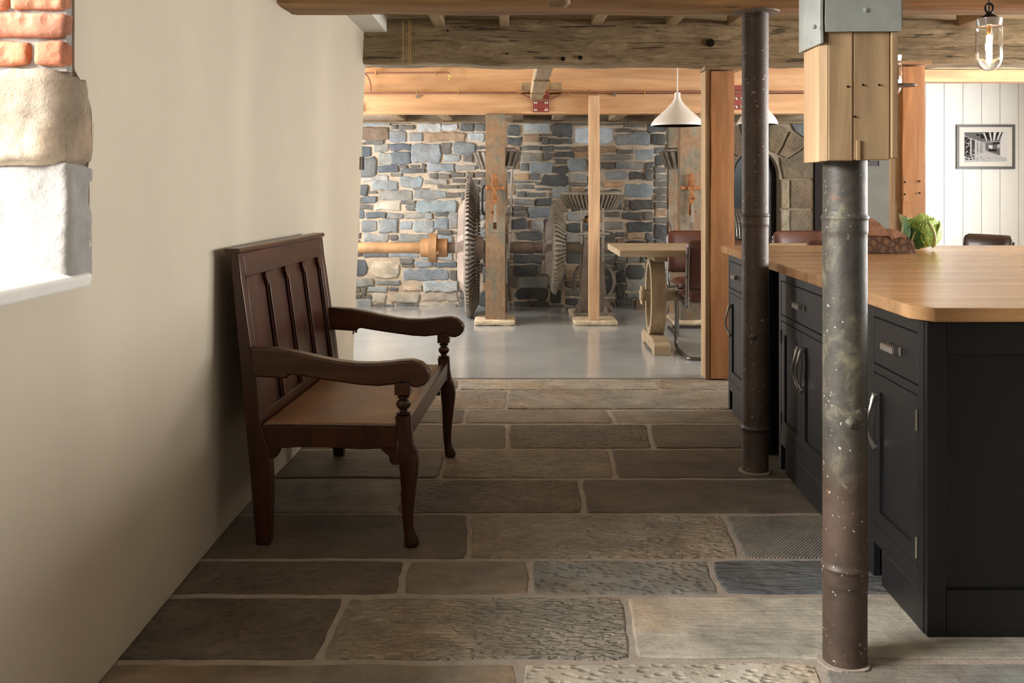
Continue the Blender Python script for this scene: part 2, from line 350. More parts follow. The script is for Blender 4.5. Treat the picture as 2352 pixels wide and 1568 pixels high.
def obj(name, bm, mat, parent=None, bev=0.0, smooth=False, color=None, label=None, kind=None, seg=2, loc=None, shade_angle=40):
    off = ORIG[parent.name] if parent is not None and parent.name in ORIG else Vector((0, 0, 0))
    if parent is None and loc is not None: off = Vector(loc)
    bmesh.ops.recalc_face_normals(bm, faces=bm.faces)
    if off.length: bmesh.ops.translate(bm, verts=bm.verts, vec=-off)
    me = bpy.data.meshes.new(name); bm.to_mesh(me); bm.free()
    for m in (mat if isinstance(mat, (list, tuple)) else [mat]): me.materials.append(m)
    if smooth:
        for p in me.polygons: p.use_smooth = True
        if smooth != 'all': me.set_sharp_from_angle(angle=math.radians(shade_angle))
    o = bpy.data.objects.new(name, me); COL.objects.link(o)
    if parent is not None: o.parent = parent; ORIG[o.name] = off
    elif loc is not None: o.location = loc; ORIG[o.name] = off
    else: ORIG[o.name] = Vector((0, 0, 0))
    if bev:
        b = o.modifiers.new('bevel', 'BEVEL'); b.width = bev; b.segments = seg; b.limit_method = 'ANGLE'; b.angle_limit = math.radians(40)
    if color: o.color = (color[0], color[1], color[2], 1)
    if label: o['label'] = label
    if kind: o['kind'] = kind
    return o
def B(name, mat, parent, x0, x1, y0, y1, z0, z1, bev=0.0, **k):
    bm = new(); box(bm, x0, x1, y0, y1, z0, z1); return obj(name, bm, mat, parent, bev=bev, **k)
def structure(name, bm, mat, **k):
    o = obj(name, bm, mat, **k); o['kind'] = 'structure'; return o
def copy_tree(root, loc=None, rz=None, label=None):
    def rec(o, par):
        c = o.copy(); COL.objects.link(c)
        if par is not None: c.parent = par
        ORIG[c.name] = Vector((0, 0, 0))
        for ch in [q for q in KIDS.get(o.name, [])]: rec(ch, c)
        return c
    KIDS = {}
    for q in bpy.data.objects:
        if q.parent is not None: KIDS.setdefault(q.parent.name, []).append(q)
    r = rec(root, None)
    if loc is not None: r.location = loc
    if rz is not None: r.rotation_euler = (0, 0, rz)
    if label: r['label'] = label
    return r
def blob(a0, a1, b0, b1, jit, n_edge=None, corner=0.25, rr=R):
    """irregular rounded rectangle outline, counter-clockwise, in (a,b)"""
    w, h = a1-a0, b1-b0; c = min(w, h) * corner; pts = []
    def edge(p, q):
        L = math.hypot(q[0]-p[0], q[1]-p[1]); k = max(1, int(L / n_edge)) if n_edge else 1
        for i in range(k): pts.append((p[0]+(q[0]-p[0])*i/k, p[1]+(q[1]-p[1])*i/k))
    cor = [(a0+c, b0), (a1-c, b0), (a1, b0+c), (a1, b1-c), (a1-c, b1), (a0+c, b1), (a0, b1-c), (a0, b0+c)]
    for i in range(8): edge(cor[i], cor[(i+1) % 8])
    return [(x + rr.uniform(-jit, jit), y + rr.uniform(-jit, jit)) for x, y in pts]
def block(bm, poly, fn, depth, inset, crown=0.0):
    """stone: poly outline; fn(a,b,h)->3D with h out of the wall; sides, a bevel ring and a slightly crowned face"""
    ca = sum(p[0] for p in poly)/len(poly); cb = sum(p[1] for p in poly)/len(poly); n = len(poly)
    sx = max(abs(p[0]-ca) for p in poly); sz = max(abs(p[1]-cb) for p in poly)
    back = [bm.verts.new(fn(a, b, -depth)) for a, b in poly]; rim = [bm.verts.new(fn(a, b, -inset*.6)) for a, b in poly]
    fa, fb = 1 - min(.45, inset/max(sx, 1e-4)), 1 - min(.45, inset/max(sz, 1e-4))
    top = [bm.verts.new(fn(ca+(a-ca)*fa, cb+(b-cb)*fb, R.uniform(-.1, .1)*inset)) for a, b in poly]
    for A, Bb in ((back, rim), (rim, top)):
        for i in range(n): bm.faces.new((A[i], A[(i+1) % n], Bb[(i+1) % n], Bb[i]))
    if crown:
        c = bm.verts.new(fn(ca, cb, crown))
        for i in range(n): bm.faces.new((top[i], top[(i+1) % n], c))
    else: bm.faces.new(top)

# ================================================================== STRUCTURE
YB = 10.4       # back wall
YT = 6.49       # threshold flagstone / concrete
# ---- floors
bm = new(); box(bm, -1.7, 5.7, -2.2, YT, -0.12, -0.006); floor_near = structure('floor', bm, floor_mortar)
bm = new(); box(bm, -2.7, 5.7, YT, YB + 1.2, -0.12, 0.0); structure('floor_concrete', bm, concrete_mat)
# flagstones: rows as (far image row, near image row, joints [(px far, px near)]); the outer ends run to the walls
TONES = {'t': (0.24, 0.20, 0.15), 'd': (0.125, 0.10, 0.072), 'g': (0.24, 0.235, 0.21), 'b': (0.14, 0.15, 0.155), 'y': (0.46, 0.42, 0.34), 'w': (0.34, 0.30, 0.24)}  # the dark tones also paint in shade over the middle rows
rows = [
 (870, 894, [(1055,1050),(1510,1515)], ['d','w','w'], ['pit','pit','pick']),
 (896, 938, [(1168,1160)], ['t','w'], ['pit','pick']),
 (940, 970, [(1070,1066),(1398,1411)], ['d','t','t'], ['cleft','comb','cleft']),
 (973, 1028, [(870,850),(1165,1165),(1485,1501)], ['d','d','d','d'], ['cleft','cleft','pit','cleft']),
 (1031, 1096, [(1025,1012),(1398,1413)], ['d','t','d'], ['cleft','pit','cleft']),
 (1099, 1176, [(920,908),(1333,1342)], ['g','d','d'], ['cleft','pit','cleft']),
 (1180, 1280, [(1080,1074),(1662,1704)], ['d','w','g'], ['cleft','pick','comb']),
 (1284, 1362, [(936,920),(1215,1221),(1628,1658)], ['d','t','g','b'], ['pit','cleft','pit','ripple']),
 (1368, 1512, [(797,732),(1432,1459)], ['d','w','y'], ['pit','pick','cleft']),
 (1519, 1700, [(1192,1206),(1880,1935)], ['t','y','g'], ['cleft','pit','cleft']),
 (1710, 2050, [(700,600),(1500,1560)], ['t','w','g'], ['pit','cleft','pick']),
 (2080, 3000, [(1100,1100)], ['t','w'], ['cleft','pit']),
]
gap = 0.009
for (ya, yb, joints, tones, kinds) in rows:
    dA, dB = D(ya) - gap*.4, D(yb) + gap*.4
    L = (-1.075, -1.075); Rr = (5.6, 5.6)
    ex = [L] + [(X(a, D(ya)), X(b, D(yb))) for a, b in joints] + [Rr]
    for i in range(len(ex)-1):
        # long right-hand runs are cut again behind and under the island
        subs = [(ex[i], ex[i+1])]
        if i == len(ex)-2:
            subs = []; cur = ex[i]; tgt = 2.35 + R.uniform(-.3, .3)
            while tgt < 5.0: subs.append((cur, (tgt, tgt))); cur = (tgt, tgt); tgt += R.uniform(.8, 1.3)
            subs.append((cur, Rr))
        for s, (l, r) in enumerate(subs):
            g2 = gap if ya > 930 else gap * .8
            c = [(l[1]+g2, dB+g2*.3), (r[1]-g2, dB+g2*.3), (r[0]-g2, dA-g2*.3), (l[0]+g2, dA-g2*.3)]
            poly = []
            for q in range(4):
                p0, p1 = c[q], c[(q+1) % 4]; ll = math.hypot(p1[0]-p0[0], p1[1]-p0[1]); k = max(2, int(ll/.055))
                for t in range(k):
                    f = t/k; rnd_ = 0.014 if t == 0 else 0.0
                    x, y = p0[0]+(p1[0]-p0[0])*f, p0[1]+(p1[1]-p0[1])*f
                    if t == 0:
                        cx = sum(w[0] for w in c)/4; cy = sum(w[1] for w in c)/4
                        x += (0.006 if cx > x else -0.006); y += (0.005 if cy > y else -0.005)
                    nn = noise.noise_vector(Vector((x*7, y*7, 1.3)))*0.010 + noise.noise_vector(Vector((x*25, y*25, 4.3)))*0.005
                    poly.append((x+nn.x, y+nn.y))
            bm = new(); tx, ty = R.uniform(-.002, .002), R.uniform(-.002, .002); zc = R.uniform(-.0025, 0)
            cx = sum(w[0] for w in c)/4; cy = sum(w[1] for w in c)/4
            block(bm, poly, lambda a, b, h: (a, b, zc + h + tx*(a-cx) + ty*(b-cy) - .0005), 0.05, 0.006)
            tn = TONES[tones[i] if s == 0 else R.choice('tdgw')]; v = R.uniform(.92, 1.08)
            obj('flagstone', bm, slab_mats[kinds[i] if s == 0 else R.choice(['cleft', 'pit', 'pick'])], floor_near, color=[q*v for q in tn])

# ---- left wall with the window opening (leans in towards its far end)
def wall_x(y, z):
    t = max(0.0, min(1.0, (y-2.6)/3.9)); t = t*t*(3-2*t)
    base = -1.04 + 0.035*math.exp(-((y-4.75)/.5)**2)
    return base + t*(0.085*(z/2.03)) + 0.004*noise.noise(Vector((y*1.3, z*1.3, 0)))
def stone_f(z):
    t = max(0, min(1, (z-1.292)/.229)); K_ = [(0, .86), (.15, .95), (.35, 1.0), (.6, 1.0), (.8, .82), (.92, .58), (1, .40)]
    for (a, b), (c, d) in zip(K_, K_[1:]):
        if t <= c: return b + (d-b)*(t-a)/(c-a)
def edge_y(z):      # where the plaster stops beside the window
    if z < 1.285: return 2.452
    if z < 1.525: return 2.315 + .163*stone_f(z) - .012
    return 2.366
    if z < 1.27: return 2.452
    if z < 1.31: return 2.452 + (z-1.27)*.3
    if z < 1.50: return 2.466 + 0.012*math.sin((z-1.31)/.19*PI)
    if z < 1.56: return 2.466 - (z-1.50)/.06*.10
    return 2.366
ys = [-2.2, -1.0, 0.0, 0.7, 2.45] + [2.45 + (6.49-2.45)*i/34 for i in range(1, 35)]
zs = [0, .25, .5, .8, 1.035] + [1.035 + (2.3-1.035)*i/60 for i in range(1, 61)] + [2.5]
bm = new(); G = {}; Bk = {}
for i, y in enumerate(ys):
    for j, z in enumerate(zs):
        yy = edge_y(z) if (abs(y-2.45) < 1e-6 and 1.03 < z < 2.31) else y
        G[i, j] = bm.verts.new((wall_x(yy, z), yy, z)); Bk[i, j] = bm.verts.new((-1.62, yy, z))
hole = lambda i, j: abs(ys[i]-0.7) < 1e-6 and 1.03 < zs[j] < 2.29
cells = {(i, j) for i in range(len(ys)-1) for j in range(len(zs)-1) if not hole(i, j)}
for (i, j) in cells:
    bm.faces.new((G[i,j], G[i+1,j], G[i+1,j+1], G[i,j+1])); bm.faces.new((Bk[i,j], Bk[i,j+1], Bk[i+1,j+1], Bk[i+1,j]))
    for (a, b, di, dj) in (((i,j),(i,j+1),-1,0), ((i+1,j),(i+1,j+1),1,0), ((i,j),(i+1,j),0,-1), ((i,j+1),(i+1,j+1),0,1)):
        if (i+di, j+dj) not in cells: bm.faces.new((G[a], G[b], Bk[b], Bk[a]))
wall_left = structure('wall_left', bm, plaster, smooth=True)
# window reveal: sloping white sill, plastered lower jamb, big corner stone, brick courses
bm = new(); prism(bm, [(-1.036, 1.0), (-1.030, 1.030), (-1.045, 1.0365), (-1.62, 1.20), (-1.62, 1.0)], 0.69, 2.45, 'xz')
obj('window_sill', bm, plaster_white, wall_left, bev=.006)
bm = rough_box(-1.62, -1.041, 2.335, 2.475, 1.01, 1.30, .01, .005, 12, rnd=.004)
obj('plastered_jamb', bm, plain('jamb_plaster', (0.31, 0.295, 0.27), .9, var=.18, scale=14, bd=.004, bs_=40), wall_left, smooth='all')
def stonefn(p):
    p.y = 2.315 + (p.y-2.315)*stone_f(p.z)
    if p.x > -1.12: p.y += (2.47-p.y)/.155*.045*((p.x+1.12)/.087)**3; p.x -= .004
    return p
bm = rough_box(-1.29, -1.033, 2.315, 2.478, 1.292, 1.521, .012, .012, 8, seed=3, rnd=.010, fn=stonefn); obj('stone', bm, stone('reveal_stone', 'none', .9, .012), wall_left, smooth='all', color=(0.40, 0.33, 0.245))
bm = rough_box(-1.62, -1.30, 2.318, 2.478, 1.298, 1.521, .02, .010, 7, seed=5, rnd=.008); obj('stone', bm, sand_mat, wall_left, smooth='all', color=(0.42, 0.36, 0.28))
B('mortar_bed', plain('pale_mortar', (0.34, 0.31, 0.28), .9, var=.15, scale=30, bd=.003, bs_=90), wall_left, -1.62, -1.045, 2.335, 2.366, 1.515, 2.31)
zc = 1.527; k = 0
while zc < 2.26:
    x = -1.037; first = True; lens = [[.085, .215, .215, .1], [.222, .215, .16], [.137, .215, .215]][k % 3]
    for w in lens:
        bm = rough_box(x-w+.006, x-.004, 2.318 - R.uniform(0, .003), 2.366 if not first else 2.368, zc, zc+.057, .014, .0045, 22, seed=R.uniform(0, 50), rnd=.004)
        obj('brick', bm, brick_mat, wall_left, smooth='all', color=shade((0.44, 0.18, 0.10)))
        x -= w; first = False
    zc += .0655; k += 1
# ---- other walls
def wall_box(name, x0, x1, y0, y1, z0, z1, m): bm = new(); box(bm, x0, x1, y0, y1, z0, z1); return structure(name, bm, m)
wall_box('wall_back', -2.7, 5.8, YB + 1.2, YB + 1.3, 0, 2.6, plaster_grey)      # behind the arch recess
wall_box('wall_behind_camera', -1.7, 5.8, -2.3, -2.2, 0, 2.6, plain('dark_unseen_wall', (0.10, 0.08, 0.06), .7))  # unseen wall coloured dark to cut bounce onto the island
def wall_open_x(name, x0, x1, y0, y1, z1, holes, m):
    """wall in a yz plane with rectangular holes (ya,yb,za,zb)"""
    ys = sorted({y0, y1, *[h[0] for h in holes], *[h[1] for h in holes]}); zs = sorted({0, z1, *[h[2] for h in holes], *[h[3] for h in holes]})
    bm = new()
    for a, b in zip(ys, ys[1:]):
        for c, d in zip(zs, zs[1:]):
            if not any(h[0] <= (a+b)/2 <= h[1] and h[2] <= (c+d)/2 <= h[3] for h in holes): box(bm, x0, x1, a, b, c, d)
    bmesh.ops.remove_doubles(bm, verts=bm.verts, dist=1e-5)
    return structure(name, bm, m)
wall_open_x('wall_right', 5.6, 5.85, -2.3, YB+1.3, 2.6, [(3.1, 5.5, 1.0, 2.2), (5.9, 8.7, .9, 2.2)], plaster_white)
wall_open_x('wall_far_left', -2.85, -2.6, YT, YB+1.3, 2.6, [(7.45, 9.55, .85, 2.05)], plaster_white)
wall_box('wall_return', -2.7, -1.62, YT-.25, YT-.01, 0, 2.6, plaster_white)
# ---- ceilings
bm = new(); box(bm, -1.7, 5.7, -2.3, 6.6, 2.45, 2.55); structure('ceiling', bm, ceiling_mat)
bm = new(); box(bm, -2.7, 5.7, 6.6, YB+1.3, 2.345, 2.45); structure('ceiling_dining', bm, ceiling_board)

# ---- rubble back wall
WF = YB   # stone faces
bm = new(); box(bm, -2.7, X(1640, YB), WF + .012, WF + .4, 0, 2.4); wall_stone = structure('wall_rubble', bm, mortar)
SC = 700 / 2033.0
def cp(x, y): return 800 + x*SC, 240 + y*SC
ST = '''80,150,270,240,n;270,178,388,250,m;400,185,500,250,m;505,185,780,245,t;340,138,437,168,m;460,125,620,180,l;625,128,730,170,l;848,125,915,180,l;800,190,915,245,l;115,238,235,265,d;70,280,155,350,d;168,265,270,312,g;275,258,415,307,d;425,265,615,385,m;620,255,683,290,m;625,292,685,328,p;692,250,840,330,m;840,275,915,320,g;195,318,292,400,g;295,318,417,402,d;50,350,190,485,d;635,335,745,380,m;770,338,830,385,m;190,405,330,450,d;340,403,388,425,g;350,427,512,455,d;415,402,475,420,m;530,388,700,448,m;715,405,845,440,m;850,445,912,490,m;90,463,265,515,g;280,460,360,480,p;535,458,600,495,o;603,460,675,492,d;680,450,780,487,d;155,505,330,570,g;338,483,497,555,m;505,503,660,533,m;690,495,780,520,t;40,530,130,600,d;595,536,730,560,d;430,558,535,566,m;205,568,430,640,g;435,572,650,633,g;660,585,745,620,t;100,605,188,660,d;40,620,95,665,d;350,642,448,662,g;180,645,345,705,p;383,666,447,706,r;452,640,725,718,m;60,668,160,702,d;118,718,252,755,d;258,723,365,762,g;370,722,565,762,g;575,722,668,745,p;30,708,110,765,d;200,768,335,852,m;90,770,195,850,g;340,775,430,838,m;435,768,570,852,m;574,755,663,830,m;672,725,725,830,m;590,838,690,868,l;100,862,270,918,g;335,862,540,915,m;550,872,700,918,m;150,1045,340,1155,p;345,1022,430,1060,g;30,1030,125,1150,d;440,1045,560,1085,m;570,1050,720,1085,d;270,990,470,1018,m;100,985,265,1020,d;480,992,700,1040,m;365,1100,670,1172,m;680,1100,725,1170,m;190,1174,345,1203,m;500,1180,725,1248,l;365,1205,495,1240,p;40,1165,170,1210,g;130,1215,260,1250,g;320,1325,430,1355,m;160,1258,250,1320,p;490,1255,730,1310,p;270,1260,470,1318,p;480,1322,720,1400,p;60,1300,150,1370,g;250,1360,470,1400,p;1062,135,1145,208,D;1170,120,1343,182,l;1360,125,1500,215,D;1510,150,1768,260,l;1170,200,1275,250,t;1345,225,1490,262,D;1155,278,1272,305,g;1280,278,1372,315,g;1380,280,1500,302,D;1155,325,1290,378,g;1308,320,1355,372,t;1210,390,1365,455,m;1370,412,1460,465,D;1465,360,1590,450,m;1290,468,1470,545,D;1480,465,1590,510,g;1100,460,1200,500,t;1125,535,1240,565,D;1250,515,1285,540,g;1480,518,1590,548,t;1190,585,1320,615,D;1355,555,1470,620,g;1110,630,1240,665,g;1250,625,1360,675,D;1195,680,1350,755,m;1100,760,1190,830,D;1210,770,1300,840,g;1120,850,1290,905,D;1460,720,1590,780,g;1460,790,1590,850,D;1100,1000,1290,1060,D;1100,1070,1250,1140,D;1130,1150,1320,1220,g;1110,1230,1330,1300,D;1685,115,1825,140,l;1880,118,1985,155,l;1785,195,2010,272,m;1785,160,1890,185,g;1680,280,1780,320,t;1790,300,1900,330,m;1920,295,2033,370,m;1700,335,1890,372,g;1685,390,1780,430,D;1785,378,1970,430,m;1715,445,1865,505,m;1870,448,1975,500,D;1700,515,1830,550,t;1850,530,2033,620,m;1880,640,2033,700,D;1700,715,1810,750,D;1830,720,1960,770,D;1700,780,1840,830,g;1860,785,2033,850,D'''
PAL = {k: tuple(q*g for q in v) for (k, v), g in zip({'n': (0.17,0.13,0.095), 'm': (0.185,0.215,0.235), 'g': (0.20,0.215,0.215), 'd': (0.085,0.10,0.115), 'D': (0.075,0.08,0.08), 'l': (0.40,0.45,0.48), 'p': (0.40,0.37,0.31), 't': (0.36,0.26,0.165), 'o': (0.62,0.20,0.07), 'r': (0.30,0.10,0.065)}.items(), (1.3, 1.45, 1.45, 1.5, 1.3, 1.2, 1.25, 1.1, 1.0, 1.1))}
traced = []
for s in ST.split(';'):
    a = s.split(','); x0, y0 = cp(float(a[0]), float(a[1])); x1, y1 = cp(float(a[2]), float(a[3])); traced.append((x0, y0, x1, y1, a[4]))
# free cells between the traced stones are filled with further stones
CS = 4.0; GX0, GX1, GY0, GY1 = 590, 1640, 278, 712
nxg, nyg = int((GX1-GX0)/CS), int((GY1-GY0)/CS); occ = [[False]*nxg for _ in range(nyg)]
def mark(x0, y0, x1, y1, pad=2.2):
    for j in range(max(0, int((y0-pad-GY0)/CS)), min(nyg, int(math.ceil((y1+pad-GY0)/CS)))):
        for i in range(max(0, int((x0-pad-GX0)/CS)), min(nxg, int(math.ceil((x1+pad-GX0)/CS)))): occ[j][i] = True
for t in traced: mark(*t[:4], pad=1.0)
stones = list(traced)
for j in range(nyg):
    for i in range(nxg):
        if occ[j][i]: continue
        big = (i*CS + GX0) > 1090 or (i*CS+GX0) < 800
        tw = R.choice([8, 11, 14, 18, 22] if big else [5, 8, 11, 14, 18]); th = R.choice([4, 5, 7, 9] if big else [3, 4, 5, 6, 7])
        w = 0
        while w < tw and i+w < nxg and not occ[j][i+w]: w += 1
        h = 1
        while h < th and j+h < nyg and all(not occ[j+h][i+q] for q in range(w)): h += 1
        x0, y0, x1, y1 = GX0+i*CS, GY0+j*CS, GX0+(i+w)*CS, GY0+(j+h)*CS
        mark(x0+1, y0+1, x1-1, y1-1, 0)
        if w < 3 or h < 2: continue
        stones.append((x0+1.2, y0+1.4, x1-1.2, y1-1.4, R.choice('mgdgtp' if x0 < 1090 else 'DDgtDnD')))  # stones right of the big gear get darker tones to paint in shade
stones.sort(key=lambda s: -(s[2]-s[0])*(s[3]-s[1]))
small = new()
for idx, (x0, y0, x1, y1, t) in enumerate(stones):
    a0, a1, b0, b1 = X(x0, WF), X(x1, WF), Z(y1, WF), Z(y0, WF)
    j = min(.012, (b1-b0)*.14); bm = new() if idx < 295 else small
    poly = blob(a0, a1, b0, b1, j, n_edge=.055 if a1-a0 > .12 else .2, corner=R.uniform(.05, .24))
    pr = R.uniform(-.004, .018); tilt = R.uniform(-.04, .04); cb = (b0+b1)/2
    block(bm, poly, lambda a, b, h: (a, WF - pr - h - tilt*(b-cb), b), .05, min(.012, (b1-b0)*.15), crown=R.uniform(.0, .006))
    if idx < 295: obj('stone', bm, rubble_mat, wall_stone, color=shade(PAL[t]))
if len(stones) > 295: obj('small_stones', small, rubble_mat, wall_stone, color=(0.16, 0.16, 0.15), kind='stuff')
else: small.free()

# ---- sandstone arch with a black steel glazed door in it
ax, hw, rise, spring = X(1737, YB), X(1791, YB)-X(1737, YB), (407-342)*YB/F, Z(407, YB)
def aw(s): return s*YB/F
xa0, xa1 = X(1640, YB), X(1872, YB)
bm = new()
front = []
nseg = 20
inner = [(ax+hw*math.cos(PI*i/nseg), spring+rise*math.sin(PI*i/nseg)) for i in range(nseg+1)]
for y0_, y1_ in ((WF+.012, WF+.45),):
    def lay(yy): return [bm.verts.new((x, yy, z)) for x, z in inner], [bm.verts.new((xa1 if i < nseg/2 else (xa0 if i > nseg/2 else ax), yy, 2.4 if 0 < i < nseg else spring)) if True else None for i in range(nseg+1)]
    for yy in (y0_, y1_):
        I = [bm.verts.new((x, yy, z)) for x, z in inner]; O = [bm.verts.new((xa0 + (xa1-xa0)*(1-i/nseg), yy, 2.4)) for i in range(nseg+1)]
        for i in range(nseg): bm.faces.new((I[i], I[i+1], O[i+1], O[i]))
        for s, e in ((0, xa1), (nseg, xa0)):
            a = bm.verts.new((e, yy, 0)); b = bm.verts.new((inner[s][0], yy, 0)); bm.faces.new((I[s], O[s], a, b))
        if yy == y0_: F0 = (I, bm.verts[:])
        else:
            for i in range(nseg): bm.faces.new((F0[0][i], F0[0][i+1], I[i+1], I[i]))
for sx in (ax-hw, ax+hw):
    quadset(bm, [(sx, WF+.012, 0), (sx, WF+.45, 0), (sx, WF+.45, spring), (sx, WF+.012, spring)], [(0,1,2,3)])
wall_arch = structure('wall_arch', bm, plain('arch_mortar', (0.24, 0.195, 0.14), .9, var=.2, scale=12, bd=.004, bs_=45))
def sandblock(poly, c, pr=.0, dp=.05):
    bm = new(); dens = []
    for i in range(len(poly)):
        p, q = poly[i], poly[(i+1) % len(poly)]; L_ = math.hypot(q[0]-p[0], q[1]-p[1]); k = max(1, int(L_/.07))
        for t in range(k): dens.append((p[0]+(q[0]-p[0])*t/k+R.uniform(-.004,.004), p[1]+(q[1]-p[1])*t/k+R.uniform(-.004,.004)))
    block(bm, dens, lambda a, b, h: (a, WF-pr-h, b), dp, .010); obj('stone', bm, sand_mat, wall_arch, color=c)
SANDS = [(0.165,0.13,0.08), (0.14,0.105,0.068), (0.125,0.10,0.068), (0.15,0.12,0.08)]
def pxpoly(L_): return [(X(a, YB), Z(b, YB)) for a, b in L_]
sandblock(pxpoly([(1766,288),(1800,291),(1809,300),(1796,333),(1782,351),(1766,345)]), SANDS[0], .01)
sandblock(pxpoly([(1815,303),(1848,322),(1854,330),(1806,362),(1788,354),(1800,335)]), SANDS[1], .012)
sandblock(pxpoly([(1858,332),(1869,335),(1869,410),(1800,410),(1794,380),(1790,362),(1810,366)]), SANDS[2], .01)
for k_, (a, b) in enumerate(((413, 478), (482, 560), (564, 640), (644, 706))):
    sandblock(pxpoly([(1793,a),(1812,a),(1812,b),(1793,b)]), (0.25,0.22,0.155), .016); sandblock(pxpoly([(1815,a),(1869,a),(1869,b),(1815,b)]), SANDS[(k_+1) % 4], .006)
    sandblock(pxpoly([(1644,a),(1681,a),(1681,b),(1644,b)]), SANDS[k_ % 4], .01)
sandblock(pxpoly([(1732,286),(1763,287),(1763,343),(1738,339),(1732,330)]), SANDS[3], .012)
sandblock(pxpoly([(1700,288),(1729,286),(1729,338),(1716,345)]), SANDS[0], .008)
sandblock(pxpoly([(1644,296),(1696,290),(1712,346),(1698,360),(1650,330)]), SANDS[1], .01)
sandblock(pxpoly([(1644,334),(1696,363),(1684,385),(1682,410),(1644,410)]), SANDS[2], .01)
sandblock(pxpoly([(1817,284),(1868,282),(1869,326),(1852,320),(1825,300)]), (0.13,0.14,0.145), .012)
dr = thing('arched_glazed_door', 'black steel arched glazed door set in the sandstone arch behind the dining table', 'door', (ax, YB+.18, 0))
def archring(w_in, w_out, y0, y1, name, m):
    bm = new(); outs = []
    for yy in (y0, y1):
        for w in (w_in, w_out):
            pts = [(ax+(hw-w), 0.0)] + [(ax+(hw-w)*math.cos(PI*i/24), spring+(rise-w)*math.sin(PI*i/24)) for i in range(25)] + [(ax-(hw-w), 0.0)]
            outs.append([bm.verts.new((x, yy, z)) for x, z in pts])
    fi, fo, bi, bo = outs; n = len(fi)
    for i in range(n-1):
        for A, Bq in ((fi, fo), (bo, bi), (fi, bi), (fo, bo)): bm.faces.new((A[i], A[i+1], Bq[i+1], Bq[i]))
    for i in (0, n-1): bm.faces.new((fi[i], fo[i], bo[i], bi[i]))
    return obj(name, bm, m, dr)
archring(.045, .0, YB+.14, YB+.19, 'door_frame', black_metal)
bm = new(); pts = [(ax+(hw-.04), 0.02)] + [(ax+(hw-.04)*math.cos(PI*i/24), spring+(rise-.04)*math.sin(PI*i/24)) for i in range(25)] + [(ax-(hw-.04), .02)]
prism(bm, pts, YB+.165, YB+.171, 'xz'); obj('glass_pane', bm, glass_mat('door_glass', (0.9, 0.95, 0.97)), dr)
# recess walls behind the glass
bm = new(); box(bm, ax-hw-.45, ax-hw-.35, YB+.45, YB+1.2, 0, 2.4); box(bm, ax+hw+.35, ax+hw+.45, YB+.45, YB+1.2, 0, 2.4); structure('wall_recess', bm, plaster_grey)
area('recess_fill_light', (ax+.1, YB+1.0, 2.2), (-.35, 0, 0), .8, .3, 22, (0.8, 0.9, 1.0))  # added lamp that brightens the recess behind the glass
B('white_pier', plaster_white, wall_arch, X(1764, YB+.7), X(1784, YB+.7), YB+.6, YB+.8, 0, Z(480, YB+.7), bev=.01)
# ---- black panel put in for a dark gap, plaster wall with a small vent, white boarded wall
wall_box('wall_gap_panel', X(1870, YB), X(1890, YB), WF-.03, WF+.3, 0, 2.4, plain('gap_black', (0.007, 0.005, 0.004), .9))
wall_plaster = wall_box('wall_plaster', X(1890, YB), X(2075, YB), WF, WF+.3, 0, 2.4, plaster_grey)
vt = thing('wall_vent', 'small dark recessed vent high on the grey plaster wall, just under the column casing', 'vent', (X(2003, WF), WF-.01, Z(376, WF)))
fr = new(); vx0, vx1, vz0, vz1 = X(1985, WF), X(2021, WF), Z(385, WF), Z(366, WF)
for a in ((vx0, vx1, vz0, vz0+.015), (vx0, vx1, vz1-.015, vz1), (vx0, vx0+.015, vz0+.015, vz1-.015), (vx1-.015, vx1, vz0+.015, vz1-.015)): box(fr, a[0], a[1], WF-.018, WF, a[2], a[3])
obj('vent_frame', fr, plaster_grey, vt)
B('vent_opening', black_metal, vt, vx0+.014, vx1-.014, WF-.006, WF-.0005, vz0+.014, vz1-.014)
bm = new(); box(bm, X(2075, YB), 5.6, WF-.01, WF+.3, 0, 2.4); wall_board = structure('wall_boarded', bm, white_paint)
x = X(2083, YB-.03)
while x < 5.55:
    B('plank', white_paint, wall_board, x+.0015, min(x+.1925, 5.598), WF-.032, WF-.0105, 0, 2.34, bev=.004, seg=1); x += .194

# ================================================================== TIMBER
# front transverse beam
def beam(name, label, cat, mat, x0, x1, y0, y1, z0, z1, step=.06, amp=.008, freq=3, rnd=.008, seed=0., fn=None, **k):
    bm = rough_box(x0, x1, y0, y1, z0, z1, step, amp, freq, seed, rnd, fn)
    o = obj(name, bm, mat, loc=((x0+x1)/2, (y0+y1)/2, z0), smooth=True, shade_angle=50); tag(o, label, cat, k.get('group')); return o
def f1(p):
    if p.x < -.80: t = min(1, (-.80-p.x)/.25); p.y += 0.0*t
    return p
fb = beam('ceiling_beam', 'brown transverse ceiling beam nearest the camera, resting on the iron columns', 'beam', beam_front, -1.03, 5.59, 4.22, 4.50, 2.012, 2.44, .06, .007, 2.5, .012)
xk = X(1283, 4.2); obj('wooden_peg', rough_box(xk-.05, xk+.05, 4.185, 4.225, 2.005, 2.07, .015, .008, 12, rnd=.01), joist_mat, fb, smooth='all')
ob = beam('ceiling_beam', 'rough grey-brown old beam with knots and bolt holes above the timber post', 'beam', beam_old, -0.985, 5.59, 6.36, 6.62, 2.030, 2.325, .045, .016, 3.2, .012, seed=9)
for (px, py, r_) in ((1293, 135, .014), (1333, 132, .014), (1632, 98, .026), (1028, 70, .007), (1165, 123, .006)):
    bm = new(); lathe(bm, [(r_, 0), (r_, .012)], (X(px, 6.34), 6.342, Z(py, 6.34)), 'y', 16); obj('bolt_hole', bm, black_metal, ob)
